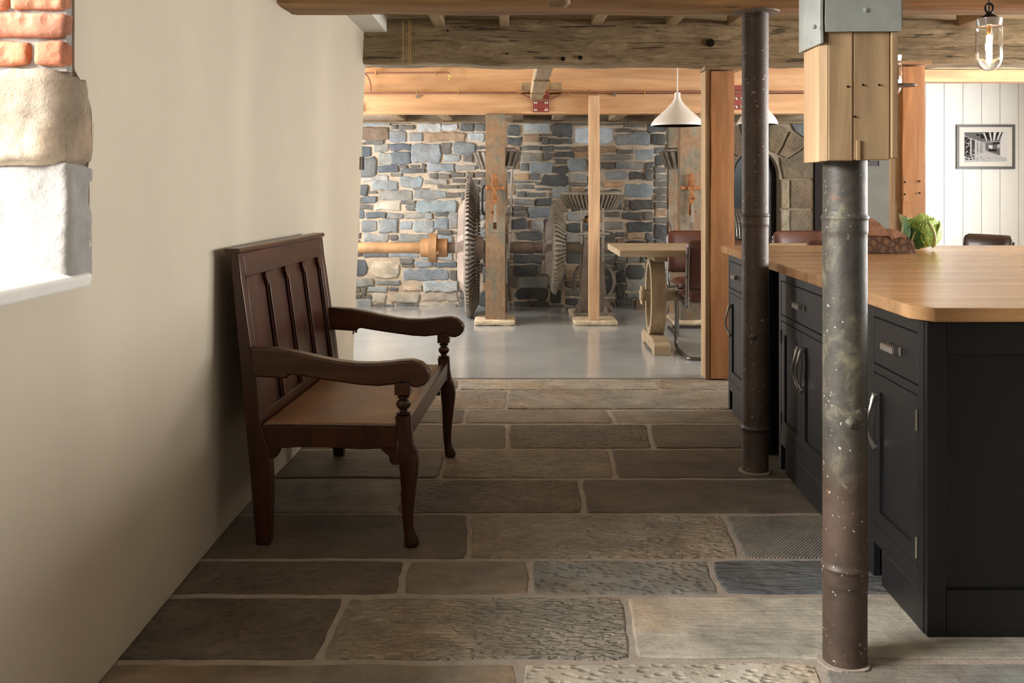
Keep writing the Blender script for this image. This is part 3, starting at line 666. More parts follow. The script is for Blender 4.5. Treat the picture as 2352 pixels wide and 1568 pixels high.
for k_, (px, lb) in enumerate(((925, .0), (938, .008), (942.5, .003))):
    pts = [(X(px + R.uniform(-.8, .8), 6.33), 6.338, Z(46 + (146-46)*t/8, 6.33)) for t in range(9)]
    bm = new(); tube(bm, pts, .004, 6); o = obj('twine', bm, twine, loc=pts[-1])
    tag(o, ['yellow twine hanging down the old beam, leftmost of the three', 'yellow twine hanging down the old beam, middle of the three', 'yellow twine hanging down the old beam, rightmost of the three'][k_], 'twine', 'twine on the old beam')
# short ceiling joists between the two beams
for k_, (px, zb, w) in enumerate(((1008, Z(72, 6.3), .075), (1158, Z(66, 6.3), .065), (1372, Z(56, 6.3), .08), (1545, Z(55, 6.3), .08), (1690, Z(56, 6.3), .08), (2225, Z(58, 6.3), .08))):
    x = X(px, 6.3); o = beam('ceiling_joist', ['pale ceiling joist over the beam, nearest the plastered soffit', 'pale joist second from the soffit, ending in a notch of the old beam', 'pale joist end above the pine beam bracket', 'pale joist end left of the far iron column', 'pale joist end just behind the far iron column', 'ceiling joist above the right-hand timber post'][k_], 'joist', joist_mat, x-w/2, x+w/2, 4.47, 6.40, max(zb, 2.26), 2.447, .12, .003, 4, .004, group='joists between the two beams')
# plaster boxing in the corner
bm = new(); box(bm, -1.03, -.80, 4.52, 6.37, 2.234, 2.448); so = obj('plaster_soffit', bm, ceiling_mat, loc=(-.9, 5.4, 2.234), bev=.006); so['kind'] = 'structure'
# dining room pine beams
D3 = 9.05
lo = beam('pine_beam', 'lower orange pine beam spanning the dining room under the copper pipe', 'beam', pine, -2.59, 3.35, D3, D3+.2, Z(262, D3), Z(214, D3), .12, .003, 2, .006, seed=2)
up = beam('pine_beam', 'upper orange pine beam lying on the lower pine beam', 'beam', pine, -2.59, 3.35, D3+.03, D3+.22, Z(213.5, D3), 2.343, .12, .003, 2, .006, seed=4)
beam('pine_lintel', 'pale pine lintel over the white boarded wall', 'beam', pine, 3.40, 5.59, D3+.2, D3+.36, Z(189, D3+.2), 2.343, .12, .003, 2, .006, seed=5)
for k_, (px, py) in enumerate(((959, 222), (1367, 221), (1411, 218))):
    bm = new(); lathe(bm, [(.016, 0), (.016, .01), (.010, .016)], (X(px, D3), D3-.018, Z(py, D3)), 'y', 10); obj('bolt', bm, iron, lo)
# boards and joists running from the pine beam to the stone wall
JL = ['first floor joist end from the cream wall, above the stone wall', 'second floor joist end from the cream wall, left of the left rusted column', 'floor joist end just right of the left rusted column', 'floor joist end below the red plate of the spine joist', 'floor joist end just right of the slim pine post', 'floor joist end above the left white pendant lamp', 'floor joist end between the far iron column and the column casing']
for k_, px in enumerate((905, 1020, 1190, 1285, 1425, 1540, 1815)):
    x = X(px, D3+.6); beam('floor_joist', JL[k_], 'joist', joist_mat, x-.055, x+.055, D3+.23, WF-.01, 1.925, 2.06, .2, .003, 3, .004, group='joists behind the pine beam')
wp = beam('wall_plate', 'pale timber plate along the top of the stone wall', 'beam', joist_mat, -2.59, X(1868, YB), WF-.16, WF-.03, Z(282, WF-.16), 1.924, .15, .003, 3, .004)
beam('ceiling_boards', 'boarded underside above the joists next to the stone wall', 'boarding', joist_mat, -2.59, 3.6, D3+.24, WF+.3, 2.061, 2.09, .3, .002, 3, .0)
# spine timber hanging between the beams with its cleats
sx0, sx1 = X(1233, 6.66), X(1271, 6.66)
sp = thing('spine_joist', 'tapering grey joist running away from the old beam to the red plate', 'joist', ((sx0+sx1)/2, 7.8, 2.035))
B('timber', joist_mat, sp, sx0, sx1, 6.63, 8.975, 2.035, 2.14, bev=.006)
for yy in (7.35, 8.35): B('cleat', joist_mat, sp, sx0-.006, sx1+.006, yy, yy+.03, 2.022, 2.034)
B('side_bearer', joist_mat, sp, X(1197, 8.95), X(1232, 8.95), 8.93, 9.03, Z(206, 8.95), Z(190, 8.95), bev=.004)
B('side_bearer', joist_mat, sp, X(1262, 8.95), X(1290, 8.95), 8.93, 9.03, Z(206, 8.95), Z(190, 8.95), bev=.004)
def redplate(px0, px1, py0, py1, label):
    t = thing('bolted_plate', label, 'plate', (X((px0+px1)/2, D3), D3-.012, Z(py1, D3)), 'red bolted plates on the pine beam')
    B('plate', red_plate, t, X(px0, D3), X(px1, D3), D3-.016, D3-.004, Z(py1, D3), Z(py0, D3), bev=.003)
    for a in (.17, .83):
        for b in (.12, .46):
            bm = new(); lathe(bm, [(.015, .004), (.015, 0), (.009, -.003), (.009, -.012), (.002, -.014)], (X(px0+(px1-px0)*a, D3), D3-.016, Z(py1+(py0-py1)*b, D3)), 'y', 8); obj('bolt', bm, nickel, t)
redplate(1224, 1261, 209, 258, 'dark red steel plate with four bolts under the spine joist')
redplate(1686, 1704, 196, 252, 'narrow dark red plate seen between the timber post and the far iron column')
redplate(806, 834, 236, 258, 'dark red plate at the left end of the lower pine beam beside the plaster wall')
# timber posts
def tpost(label, x0, x1, y0, y1, z0, z1, mat, **k):
    t = thing('timber_post', label, 'post', ((x0+x1)/2, (y0+y1)/2, z0)); bm = rough_box(x0, x1, y0, y1, z0, z1, .09, .0035, 4, seed=x0*7, rnd=.006)
    o = obj('post', bm, mat, t, smooth=True, shade_angle=50); return t
d3 = 6.43
tp = tpost('orange pine post standing at the edge of the flagstones beside the far cabinet', X(1632, d3), X(1689, d3), d3, d3+.19, 0, 2.0, red_post)
bm = rough_box(X(1617, d3), X(1706, d3), d3-.015, d3+.18, 2.001, 2.028, .05, .003, 6, rnd=.003); obj('packing_board', bm, joist_mat, tp, smooth=True)
bm = new(); box(bm, X(1620, d3+.02), X(1631.5, d3+.02), d3+.02, d3+.17, 0.0, 2.0); obj('side_strip', bm, casing, tp, bev=.004)
d4 = 6.20
tp2 = tpost('reddish timber post with a patched mortice behind the cabbage', X(2073, d4), X(2128, d4), d4, d4+.16, 0, 2.0, red_post)
bm = rough_box(X(2063, d4), X(2139, d4), d4-.02, d4+.17, Z(148, d4-.02), 2.03, .05, .003, 6, rnd=.003); obj('packing_board', bm, pine, tp2, smooth=True)
B('patch_piece', red_post, tp2, X(2074, d4), X(2084, d4), d4-.006, d4-.001, Z(464, d4), Z(403, d4), bev=.002)
for (px, py) in ((2077, 418), (2077, 446), (2111, 416), (2111, 443)):
    bm = new(); lathe(bm, [(.006, 0), (.006, .004)], (X(px, d4), d4-.0085, Z(py, d4)), 'y', 10); obj('peg_hole', bm, black_metal, tp2)
B('side_strip', casing, tp2, X(2053, d4+.05), X(2072.5, d4+.05), d4+.03, d4+.13, 0.0, 2.0, bev=.003)  # strip of darker wood added for the shaded left side of the post
# slim post in front of the gear stand
d5 = 9.0; ph = .045
def pad(label, px0, px1, yn, py0, h=ph, dd=.5, lbl2=None):
    o = obj('pad_stone', rough_box(X(px0, yn), X(px1, yn), yn, yn+dd, 0, h, .03, .007, 9, seed=px0, rnd=.006), pad_stone, loc=(X((px0+px1)/2, yn), yn+dd/2, 0), smooth=True); tag(o, label, 'stone', 'pad stones under the machinery posts'); return o
pad('pale pad stone under the front leg of the left rusted iron column', 1088, 1183, 8.93, 742)
pad('pale pad stone under the slim pine post and gear stand', 1319, 1420, 8.93, 742, dd=1.0)
pad('pale pad stone under the right rusted iron column behind the table', 1548, 1650, 8.93, 742)
pp = tpost('slim pale pine post standing in front of the horizontal gear', X(1352, 8.96), X(1378, 8.96), 8.945, 9.04, ph, Z(218, 8.96), pine_post)

# ================================================================== COPPER PIPES
def pipe(pts, r=.011, rad=.05): bm = new(); tube(bm, arcpts(pts, rad), r, 10); return bm
dp = D3-.03
cpi = thing('copper_pipe', 'long lower copper pipe running along the joint of the two pine beams', 'pipe', (X(1200, dp), dp, Z(213, dp)))
obj('pipe_run', pipe([(X(800, dp), dp, Z(214, dp)), (X(1190, dp), dp, Z(213, dp)), (X(1227, dp-.03), dp-.03, Z(231, dp)), (X(1260, dp-.03), dp-.03, Z(231, dp)), (X(1300, dp), dp, Z(212, dp)), (X(1870, dp), dp, Z(211, dp))], .011), copper, cpi, smooth=True)
obj('riser', pipe([(X(851, dp), dp, Z(213, dp)), (X(851, dp), dp, Z(190, dp)), (X(842, dp), dp+.02, Z(172, dp)), (X(832, dp), dp+.02, Z(170, dp))], .009, .03), copper, cpi, smooth=True)
for px in (957, 1053, 1190, 1305, 1353, 1480): B('pipe_clip', brass, cpi, X(px, dp)-.006, X(px, dp)+.006, dp-.014, dp+.03, Z(212, dp)-.016, Z(212, dp)+.026)
cp2 = thing('copper_pipe', 'short upper copper pipe ending in a brass elbow below the ceiling', 'pipe', (X(930, dp), dp, Z(168, dp)))
obj('pipe_run', pipe([(X(800, dp), dp, Z(168, dp)), (X(1030, dp), dp, Z(166.5, dp)), (X(1034, dp), dp, Z(175, dp))], .009, .02), copper, cp2, smooth=True)
bm = new(); lathe(bm, [(.008, 0), (.014, -.004), (.014, -.03), (.010, -.034), (.010, -.04), (.016, -.045), (.016, -.052)], (X(1034, dp), dp, Z(170, dp)), 'z', 12); obj('sprinkler_nozzle', bm, brass, cp2, smooth=True)
for px in (863, 1001): B('pipe_clip', brass, cp2, X(px, dp)-.005, X(px, dp)+.005, dp-.012, dp+.05, Z(168, dp)-.012, Z(168, dp)+.03)

# ================================================================== MACHINERY
SY = 9.62; SZ = Z(569, SY)      # main shaft axis
def bevel_gear(name, label, R0, n, dax, dr_, tooth_h, axis, c, back, hub_r, hub_len, arms, mat, tmat, web=True, group=None, bodymat=None):
    """axis: unit vector the teeth slope towards; (R0,0)->(R0-dr_,dax) is the pitch face"""
    t = thing(name, label, 'gear', c, group)
    q = Vector((0, 0, 1)).rotation_difference(Vector(axis)).to_matrix().to_4x4(); M = Matrix.Translation(c) @ q
    sl = math.hypot(dax, dr_); ux, ur = dax/sl, -dr_/sl; nx_, nr_ = -ur, ux      # slope direction and outward normal (axial, radial)
    th = tooth_h
    bm = new(); r_in = R0 - dr_ - .035
    prof = [(R0 - nr_*th, -nx_*th), (R0-dr_-nr_*th, dax-nx_*th), (r_in, dax-.03), (r_in+.0, -.03), (R0-.06, -.045), (R0-nr_*th-.004, -.03)]
    lathe(bm, prof, axis='z', n=96, close=True)
    for i in range(n):
        a = 2*PI*i/n; hw_o = 2*PI*R0/n*.27; hw_i = 2*PI*(R0-dr_)/n*.27; e = Matrix.Rotation(a, 4, 'Z'); vs = []
        for s, (rr, zz, h_) in enumerate(((R0, 0, hw_o), (R0-dr_, dax, hw_i))):
            for (k1, k2) in ((-1.35, -th), (1.35, -th), (.75, 0), (-.75, 0)):
                vs.append(e @ Vector((rr + nr_*(k2 - (.004 if k2 else 0)), h_*k1, zz + nx_*(k2 - (.004 if k2 else 0)))))
        quadset(bm, vs, [(0,1,2,3),(7,6,5,4),(0,4,5,1),(1,5,6,2),(2,6,7,3),(3,7,4,0)])
    bmesh.ops.transform(bm, matrix=M, verts=bm.verts); obj('toothed_rim', bm, tmat, t, smooth=True, shade_angle=30)
    if arms:
        bm = new()
        for i in range(arms):
            e = Matrix.Rotation(2*PI*(i+.25)/arms, 4, 'Z'); w0, w1 = R0*.17, R0*.13; vs = []
            for (rr, hwid, za, zb) in ((hub_r*.8, w0, -back, dax*.2), (R0*.55, w0*.8, -back*.9, 0.0), (r_in+.01, w1, -.04, .0)):
                vs += [e @ Vector((rr, -hwid, zb)), e @ Vector((rr, hwid, zb)), e @ Vector((rr, hwid*.3, za)), e @ Vector((rr, -hwid*.3, za))]
            fs = [(0,1,2,3), (11,10,9,8)]
            for s in (0, 4):
                for k in range(4): fs.append((s+k, s+4+k, s+4+(k+1) % 4, s+(k+1) % 4))
            quadset(bm, vs, fs)
        bmesh.ops.transform(bm, matrix=M, verts=bm.verts); obj('spokes', bm, bodymat or mat, t, smooth=True, shade_angle=25)
    bm = new(); lathe(bm, [(hub_r*.62, -back-.02), (hub_r, -back-.01), (hub_r, hub_len-.01), (hub_r*.9, hub_len)], axis='z', n=28)
    bmesh.ops.transform(bm, matrix=M, verts=bm.verts); obj('hub', bm, bodymat or mat, t, smooth=True)
    if not arms:
        bm = new(); lathe(bm, [(hub_r*.9, .03), (r_in+.02, .03), (r_in+.02, .01), (hub_r*.9, .0)], axis='z', n=40, close=True)
        bmesh.ops.transform(bm, matrix=M, verts=bm.verts); obj('web', bm, mat, t, smooth=True)
    return t
bevel_gear('toothed_gear', 'large upright iron toothed gear beside the left rusted column', .69, 96, .075, .15, .030, (1, 0, 0), (X(1082, SY), SY, SZ), .13, .11, .12, 6, iron_pale, iron, bodymat=plain('rusty_gear_body', (0.30, 0.23, 0.19), .65, .1, var=.25, scale=5))
bevel_gear('toothed_gear', 'smaller upright iron toothed gear left of the slim pine post', .455, 62, .085, .135, .030, (1, 0, 0), (X(1275, SY), SY, SZ), .10, .09, .10, 6, iron_pale, iron_pale, bodymat=plain('gear_body_grey', (0.24, 0.20, 0.165), .65, .1, var=.25, scale=5))
HX = X(1360, SY)
bevel_gear('toothed_gear', 'horizontal iron toothed gear on the stand behind the slim pine post', .325, 46, .125, .085, .028, (0, 0, -1), (HX, SY, Z(449, SY)), .035, .07, .10, 5, iron, iron_pale)
for (px, lb) in ((1143, 'dark iron toothed pinion behind the left rusted column'), (1570, 'dark iron toothed pinion behind the right rusted column')):
    bevel_gear('pinion_gear', lb, .235, 20, .16, .065, .030, (0, 0, -1), (X(px, SY-.05), SY-.05, Z(351, SY-.05)), .03, .06, .17, 0, iron, iron, group='dark pinions behind the rusted columns')
def shaft(name, label, px0, px1, r, mat, cat='shaft'):
    t = thing(name, label, cat, (X((px0+px1)/2, SY), SY, SZ)); bm = new(); lathe(bm, [(r, X(px0, SY)), (r, X(px1, SY))], (0, SY, SZ), 'x', 24); obj('bar', bm, mat, t, smooth=True); return t
sh1 = thing('drive_shaft', 'ochre horizontal drive shaft running left from the collared coupling', 'shaft', (-1.7, SY, SZ))
bm = new(); lathe(bm, [(.052, -2.59), (.052, X(967, SY))], (0, SY, SZ), 'x', 24); obj('bar', bm, shaft_rust, sh1, smooth=True)
sh2 = thing('drive_shaft', 'grey-brown main shaft carrying the two upright gears', 'shaft', (X(1200, SY), SY, SZ))
bm = new(); lathe(bm, [(.052, X(1029, SY)), (.052, X(1078, SY))], (0, SY, SZ), 'x', 24); obj('bar', bm, shaft_grey, sh2, smooth=True)
bm = new(); lathe(bm, [(.052, X(1104, SY)), (.052, X(1179, SY)), (.060, X(1180, SY)), (.060, X(1225, SY)), (.052, X(1226, SY)), (.052, X(1268, SY))], (0, SY, SZ), 'x', 24); obj('bar', bm, shaft_grey, sh2, smooth=True)
bm = new(); lathe(bm, [(.045, X(1296, SY)), (.056, X(1302, SY)), (.056, X(1420, SY)), (.045, X(1421, SY)), (.045, X(1560, SY))], (0, SY, SZ), 'x', 24); obj('bar', bm, iron_pale, sh2, smooth=True)
cpl = thing('shaft_coupling', 'ochre rusted coupling collar on the drive shaft left of the large gear', 'coupling', (X(997, SY), SY, SZ))
bm = new(); lathe(bm, [(.088, X(967, SY)), (.090, X(969, SY)), (.090, X(1027, SY)), (.084, X(1028.5, SY))], (0, SY, SZ), 'x', 32); obj('sleeve', bm, shaft_rust, cpl, smooth=True)
bm = new(); lathe(bm, [(.09, X(986, SY)), (.142, X(986, SY)), (.142, X(1004, SY)), (.09, X(1004, SY))], (0, SY, SZ), 'x', 40, close=True); obj('collar', bm, shaft_rust, cpl, smooth=True)
bm = new(); box(bm, X(1004, SY), X(1010, SY), SY-.13, SY-.10, SZ-.055, SZ-.02); obj('clamp_bolt', bm, shaft_rust, cpl, bev=.003)
bm = new(); lathe(bm, [(.012, X(955, SY)), (.012, X(966, SY))], (0, SY-.09, SZ-.062), 'x', 10); obj('clamp_bolt', bm, nickel, cpl)
# rusted iron columns: two upright plates each, front and rear
def iron_column(label, px0, px1, py_top, y0, lever=True, rear=(0, 0)):
    x0, x1 = X(px0, y0), X(px1, y0); zt = Z(262, y0)+.001; t = thing('iron_column', label, 'column', ((x0+x1)/2, y0+.08, .045), 'rusted iron machinery columns')
    xm = X((px0+px1)/2-1, y0); zs0, zs1 = Z(526, y0), Z(511, y0)
    bm = new()
    # front plate with a real slot in it
    xs = [x0, xm-.016, xm+.016, x1]; zz = [.046, zs0, zs1, zt]
    for a in range(3):
        for b in range(3):
            if a == 1 and b == 1: continue
            box(bm, xs[a], xs[a+1], y0, y0+.02, zz[b], zz[b+1])
    bmesh.ops.remove_doubles(bm, verts=bm.verts, dist=1e-5)
    obj('front_plate', bm, rust_mat, t)
    bm = new(); box(bm, x0, x0+.02, y0+.0205, y0+.15, .046, zt); box(bm, x1-.02, x1, y0+.0205, y0+.15, .046, zt); obj('flanges', bm, rust_mat, t)
    B('joint_line', iron, t, x0+.001, x1-.001, y0-.0025, y0-.0003, Z(534, y0)-.003, Z(534, y0))
    rx0, rx1 = rear
    B('rear_plate', rust_mat, t, rx0, rx1, y0+.95, y0+1.08, .0, zt)
    zb = lambda py: Z(py, y0-.03); yy = y0-.03
    bm = new(); box(bm, x0+.002, x1-.002, y0-.035, y0-.001, zb(435), zb(427)); prism(bm, [(xm-.035, zb(437)), (xm-.024, zb(400)), (xm+.022, zb(400)), (xm+.035, zb(437))], y0-.045, y0-.0355, 'xz'); obj('bracket', bm, rust_orange, t, bev=.002)
    bm = new(); prism(bm, [(xm-.022, zb(427)), (xm-.022, zb(405)), (xm-.004, zb(398)), (xm+.020, zb(404)), (xm+.020, zb(427))], y0-.06, y0-.046, 'xz'); obj('bearing_block', bm, rust_orange, t, bev=.003)
    bm = new(); prism(bm, [(xm-.008, zb(436)), (xm-.024, zb(452)), (xm-.020, zb(470)), (xm-.030, zb(482)), (xm-.022, zb(496)), (xm+.0, zb(492)), (xm+.012, zb(470)), (xm+.022, zb(456)), (xm+.010, zb(436))], y0-.055, y0-.03, 'xz'); obj('lever_head', bm, rust_orange, t, bev=.002)
    bm = new(); prism(bm, [(xm-.008, zb(468)), (xm+.014, zb(468)), (xm+.016, zb(510)), (xm-.008, zb(510))], y0-.075, y0-.0555, 'xz'); obj('lever_arm', bm, iron_pale, t, bev=.002)
    for (dx, py) in ((.03, 456), (-.036, 487), (.034, 486)):
        bm = new(); lathe(bm, [(.010, -.075), (.010, -.045)], (xm+dx, y0, zb(py)), 'y', 8); obj('bolt', bm, rust_orange, t)
    return t
iron_column('mottled rusted iron column with an orange lever, left of the two', 1115, 1160, 262, 9.0, rear=(X(1122, 9.95), X(1166, 9.95)))
iron_column('mottled rusted iron column with a lever, right of the two, behind the chairs', 1563, 1612, 262, 9.0, rear=(X(1536, 9.95), X(1585, 9.95)))
# rods and links around the left column
def rods(label, lst, m=iron_pale, cat='linkage', name='control_rod', group=None):
    t = thing(name, label, cat, lst[0][0][0], group)
    for (pts, r) in lst: bm = new(); tube(bm, arcpts(pts, .03, 3), r, 8); obj('rod', bm, m, t, smooth=True)
    return t
P3 = lambda px, py, d: (X(px, d), d, Z(py, d))
rods('long bent steel rod standing to the right of the left rusted column', [([P3(1176, 388, 9.3), P3(1173, 490, 9.3), P3(1167, 594, 9.3)], .011), ([P3(1161, 384, 9.28), P3(1180, 384, 9.28)], .012)])
rods('black bent handle on the left side of the left rusted column', [([P3(1114, 425, 9.12), P3(1108, 432, 9.12), P3(1108, 488, 9.12), P3(1114, 494, 9.12)], .009)], black_metal)
rods('small links on the right side of the left rusted column', [([P3(1161, 535, 9.2), P3(1175, 535, 9.2)], .008), ([P3(1161, 492, 9.2), P3(1176, 492, 9.2)], .014), ([P3(1161, 600, 9.25), P3(1180, 600, 9.25)], .008), ([P3(1164, 560, 9.25), P3(1164, 650, 9.25)], .007)], iron)
rods('curved cast links around the foot of the right rusted column', [([P3(1535, 480, 9.3), P3(1536, 505, 9.3), P3(1542, 520, 9.3), P3(1543, 545, 9.3), P3(1540, 640, 9.3), P3(1530, 715, 9.3)], .014), ([P3(1618, 480, 9.3), P3(1613, 505, 9.3), P3(1612, 540, 9.3), P3(1618, 715, 9.3)], .012)])
# upright spindles above the two pinions
for px, lb in ((1143, 'vertical spindle through the left pinion'), (1570, 'vertical spindle through the right pinion')):
    bm = new(); lathe(bm, [(.035, Z(352, SY)-.2), (.035, 1.98)], (X(px, SY-.05), SY-.05, 0), 'z', 18); tag(obj('spindle', bm, iron, loc=(X(px, SY-.05), SY-.05, 1.35), smooth=True), lb, 'shaft')
# gear stand: two flared legs, crosshead, vertical spindle, rods and a dark pulley behind
gs = thing('gear_stand', 'flared cast iron stand holding the horizontal gear on its spindle', 'machine', (HX, SY-.25, ph))
yl = 9.36
for (sgn, a) in ((-1, [(1340,545),(1353,545),(1356,690),(1358,722),(1319,722),(1321,708),(1328,696),(1333,660),(1337,600)]), (1, [(1379,545),(1386,545),(1388,640),(1393,680),(1402,700),(1408,722),(1376,722),(1378,640)])):
    bm = new(); prism(bm, [(X(p, yl), max(ph+.001, Z(q, yl))) for p, q in a], yl-.05, yl+.05, 'xz'); obj('leg', bm, plain('stand_iron_l' if sgn < 0 else 'stand_iron_r', (0.17, 0.135, 0.11), .6, .2, var=.3), gs, bev=.006)
    bm = new(); prism(bm, [(X(p, yl+.5), max(ph+.001, Z(q, yl+.5))) for p, q in a], yl+.45, yl+.55, 'xz'); obj('leg', bm, iron, gs, bev=.006)
B('crosshead', iron_pale, gs, X(1340, yl), X(1388, yl), yl-.07, yl+.6, Z(545, yl), Z(531, yl), bev=.008)
bm = new(); lathe(bm, [(.05, 0), (.05, .04), (.032, .05), (.032, Z(480, SY)-Z(535, SY)), (.05, Z(480, SY)-Z(535, SY)+.01), (.05, Z(470, SY)-Z(535, SY))], (HX, SY, Z(533, SY)), 'z', 20); obj('spindle', bm, iron_pale, gs, smooth=True)
bm = new(); lathe(bm, [(.075, 0), (.09, .01), (.09, .05), (.06, .07)], (HX, SY, Z(512, SY)), 'z', 20); obj('bearing', bm, brass, gs, smooth=True)
B('base_frame', iron, gs, X(1318, yl), X(1410, yl), yl-.1, yl+.1, ph, ph+.03, bev=.005)
for (a, b, r) in ((P3(1335, 480, 9.3), P3(1335, 560, 9.3), .009), (P3(1385, 478, 9.3), P3(1385, 600, 9.3), .012), (P3(1335, 580, 9.4), P3(1333, 660, 9.4), .01), (P3(1308, 682, 9.25), P3(1336, 684, 9.25), .012), (P3(1388, 684, 9.25), P3(1412, 684, 9.25), .010), (P3(1326, 537, 9.28), P3(1400, 537, 9.28), .011), (P3(1330, 500, 9.28), P3(1342, 500, 9.28), .017)):
    bm = new(); tube(bm, [a, b], r, 8); obj('rod', bm, iron_pale, gs, smooth=True)
for px in (1331, 1392):
    bm = new(); lathe(bm, [(.022, 0), (.022, .03), (.012, .035), (.012, .055)], (X(px, yl-.06), yl-.06, ph+.03), 'z', 6); obj('foot_bolt', bm, iron, gs)
pu = thing('pulley_wheel', 'dark iron pulley wheel in the shadow behind the gear stand', 'wheel', (X(1364, 10.12), 10.12, Z(645, 10.12)))
bm = new(); r_ = 50*9.95/F; lathe(bm, [(r_, -.04), (r_, .04), (r_-.03, .04), (r_-.03, -.04)], (X(1364, 10.12), 10.12, Z(645, 10.12)), 'y', 40, close=True); obj('rim', bm, iron, pu, smooth=True)
bm = new()
for i in range(6):
    a = i*PI/3+.3; c = Vector((X(1364, 10.12), 10.12, Z(645, 10.12))); tube(bm, [c, c+Vector((math.cos(a), 0, math.sin(a)))*(r_-.02)], .014, 8)
obj('spokes', bm, iron, pu, smooth=True)
bm = new(); lathe(bm, [(.04, -.07), (.04, .07)], (X(1364, 10.12), 10.12, Z(645, 10.12)), 'y', 20); obj('hub', bm, iron, pu, smooth=True)
bm = new(); c = Vector((X(1364, 10.12), 10.12, Z(645, 10.12))); 
for s in (-1, 1): tube(bm, [c+Vector((0, s*.06, 0)), Vector((c.x, c.y+s*.06, 0))], .03, 8)
obj('pedestal', bm, iron, pu, smooth=True)

# ================================================================== IRON COLUMNS (near and far)
def pipe_column(label, cx, cy, r, ztop, mat, joints, plate=None, knob=None, foot=True):
    t = thing('pipe_column', label, 'column', (cx, cy, 0), 'cast iron pipe columns'); bm = new(); prof = [(r*1.0, 0.0)]
    for (z, w) in joints: prof += [(r, z-w-.016), (r, z-w-.004), (r*1.035, z-w), (r*1.035, z-w+.008), (r*1.035, z-.012), (r*1.035, z-.006), (r*1.075, z-.003), (r*1.075, z+.002), (r, z+.006), (r, z+.018)]
    prof += [(r, ztop)]; lathe(bm, prof, (cx, cy, 0), 'z', 56); obj('shaft', bm, mat, t, smooth=True, shade_angle=60)
    if knob:
        bm = new(); lathe(bm, [(.0145, 0), (.0145, -.006), (.010, -.011), (.0, -.013)], (cx + knob[0], cy - math.sqrt(r*r-knob[0]**2)+.002, knob[1]), 'y', 16); obj('rivet', bm, mat, t, smooth=True)
    if plate: bm = new(); lathe(bm, [(plate*.8, ztop-.012), (plate, ztop-.008), (plate, ztop+.0), (plate*.9, ztop+.001)], (cx, cy, 0), 'z', 32); obj('top_plate', bm, iron, t, smooth=True)
    bm = new(); poly = [( (r+.012+.010*noise.noise(Vector((math.cos(a)*1.7, math.sin(a)*1.7, cx))))*math.cos(a)+cx, (r+.012+.010*noise.noise(Vector((math.cos(a)*1.7, math.sin(a)*1.7, cx))))*math.sin(a)+cy) for a in [2*PI*i/28 for i in range(28)]]
    prism(bm, poly, -.004, .004, 'xy'); obj('mortar_collar', bm, floor_mortar, t)
    return t
c1y = 2.615; c1x = X(1940.5, c1y)
pipe_column('cast iron pipe column in front of the island, flecked with paint, nearest the camera', c1x, c1y, .0565, 1.33, column_near_mat, [(Z(1316, 2.56), .045), (Z(500, 2.56), .04)], knob=(-.004, Z(971, 2.56)))
c2y = 4.37; c2x = X(1734.5, c2y)
pipe_column('brown cast iron pipe column standing beside the gap in the island, farther one', c2x, c2y, .0575, 2.015, column_far_mat, [(Z(988, 4.31), .012), (Z(494, 4.31), .045)], plate=.105, knob=(-.02, Z(773, 4.31)))
# timber casing with zinc sleeve on the near column
cz0 = Z(369, 2.5)
cs = thing('column_casing', 'boxed timber casing around the top of the near iron column with a zinc sleeve', 'casing', (X(1966, 2.55), 2.6, cz0))
yf = 2.50
xl, xr = X(1897, yf), X(2061, yf); zt1 = Z(60, yf); ztop = 2.44
def cbox(name, a0, a1, y0, y1, z0, z1, m=casing, bev=.003): return B(name, m, cs, a0, a1, y0, y1, z0, z1, bev=bev)
cbox('board', xl+.006, xl+.068, yf, yf+.03, cz0, ztop); cbox('board', xl+.0695, xr-.018, yf+.001, yf+.03, cz0+.002, ztop)
cbox('board', xr-.0165, xr, yf-.006, yf+.17, cz0+.006, ztop)
bm = new(); prism(bm, [(xl+.0045, yf+.002), (xl+.0045, yf+.03), (xl-.008, yf+.03)], cz0, ztop, 'xy'); obj('corner_bead', bm, casing, cs)
bm = new(); prism(bm, [(xl-.008, yf+.031), (xl+.010, yf+.031), (xl+.012, yf+.17), (xl-.006, yf+.17)], cz0-.002, ztop, 'xy'); obj('side_strip', bm, pine_post, cs, bev=.002)  # paler wood paints in the bright light on this left side
cbox('board', xl+.013, xr-.018, yf+.14, yf+.17, cz0, ztop)
cbox('core', xl+.020, xr-.020, yf+.032, yf+.138, cz0+.03, ztop, bev=0)
bm = new(); box(bm, X(1966, yf), X(1975, yf), yf-.004, yf-.0005, cz0+.001, Z(322, yf)); obj('peg', bm, casing, cs, bev=.001)
for (px, py) in ((1947, 199), (1982, 195), (1963, 268), (2019, 195)):
    bm = new(); lathe(bm, [(.0028, 0), (.0028, .002)], (X(px, yf), yf-.0025, Z(py, yf)), 'y', 10); obj('nail_hole', bm, black_metal, cs)
# zinc sleeve: sheet wrapped round, lower on the left side
bm = new(); t_ = .004; yz = yf-.010
zl = Z(72, yz)
fr_ = rough_box(xl-.004, xr+.006, yz, yz+.006, zl, 2.43, .03, .002, 9, rnd=0)
obj('zinc_front', fr_, zinc, cs, smooth=True)
fr_ = rough_box(xl-.016, xl-.0095, yz+.002, yf+.18, Z(98, yz), 2.43, .03, .0015, 9, rnd=0); obj('zinc_side', fr_, zinc, cs, smooth=True)
fr_ = rough_box(xr+.006, xr+.011, yz+.004, yf+.18, Z(64, yz), 2.43, .03, .0015, 9, rnd=0); obj('zinc_side', fr_, zinc, cs, smooth=True)
for (px, py) in ((1988, 23), (1870, 62)): bm = new(); lathe(bm, [(.006, 0), (.006, -.002), (.0, -.004)], (X(px, yz), yz-.0005, Z(py, yz)), 'y', 12); obj('rivet', bm, zinc, cs)
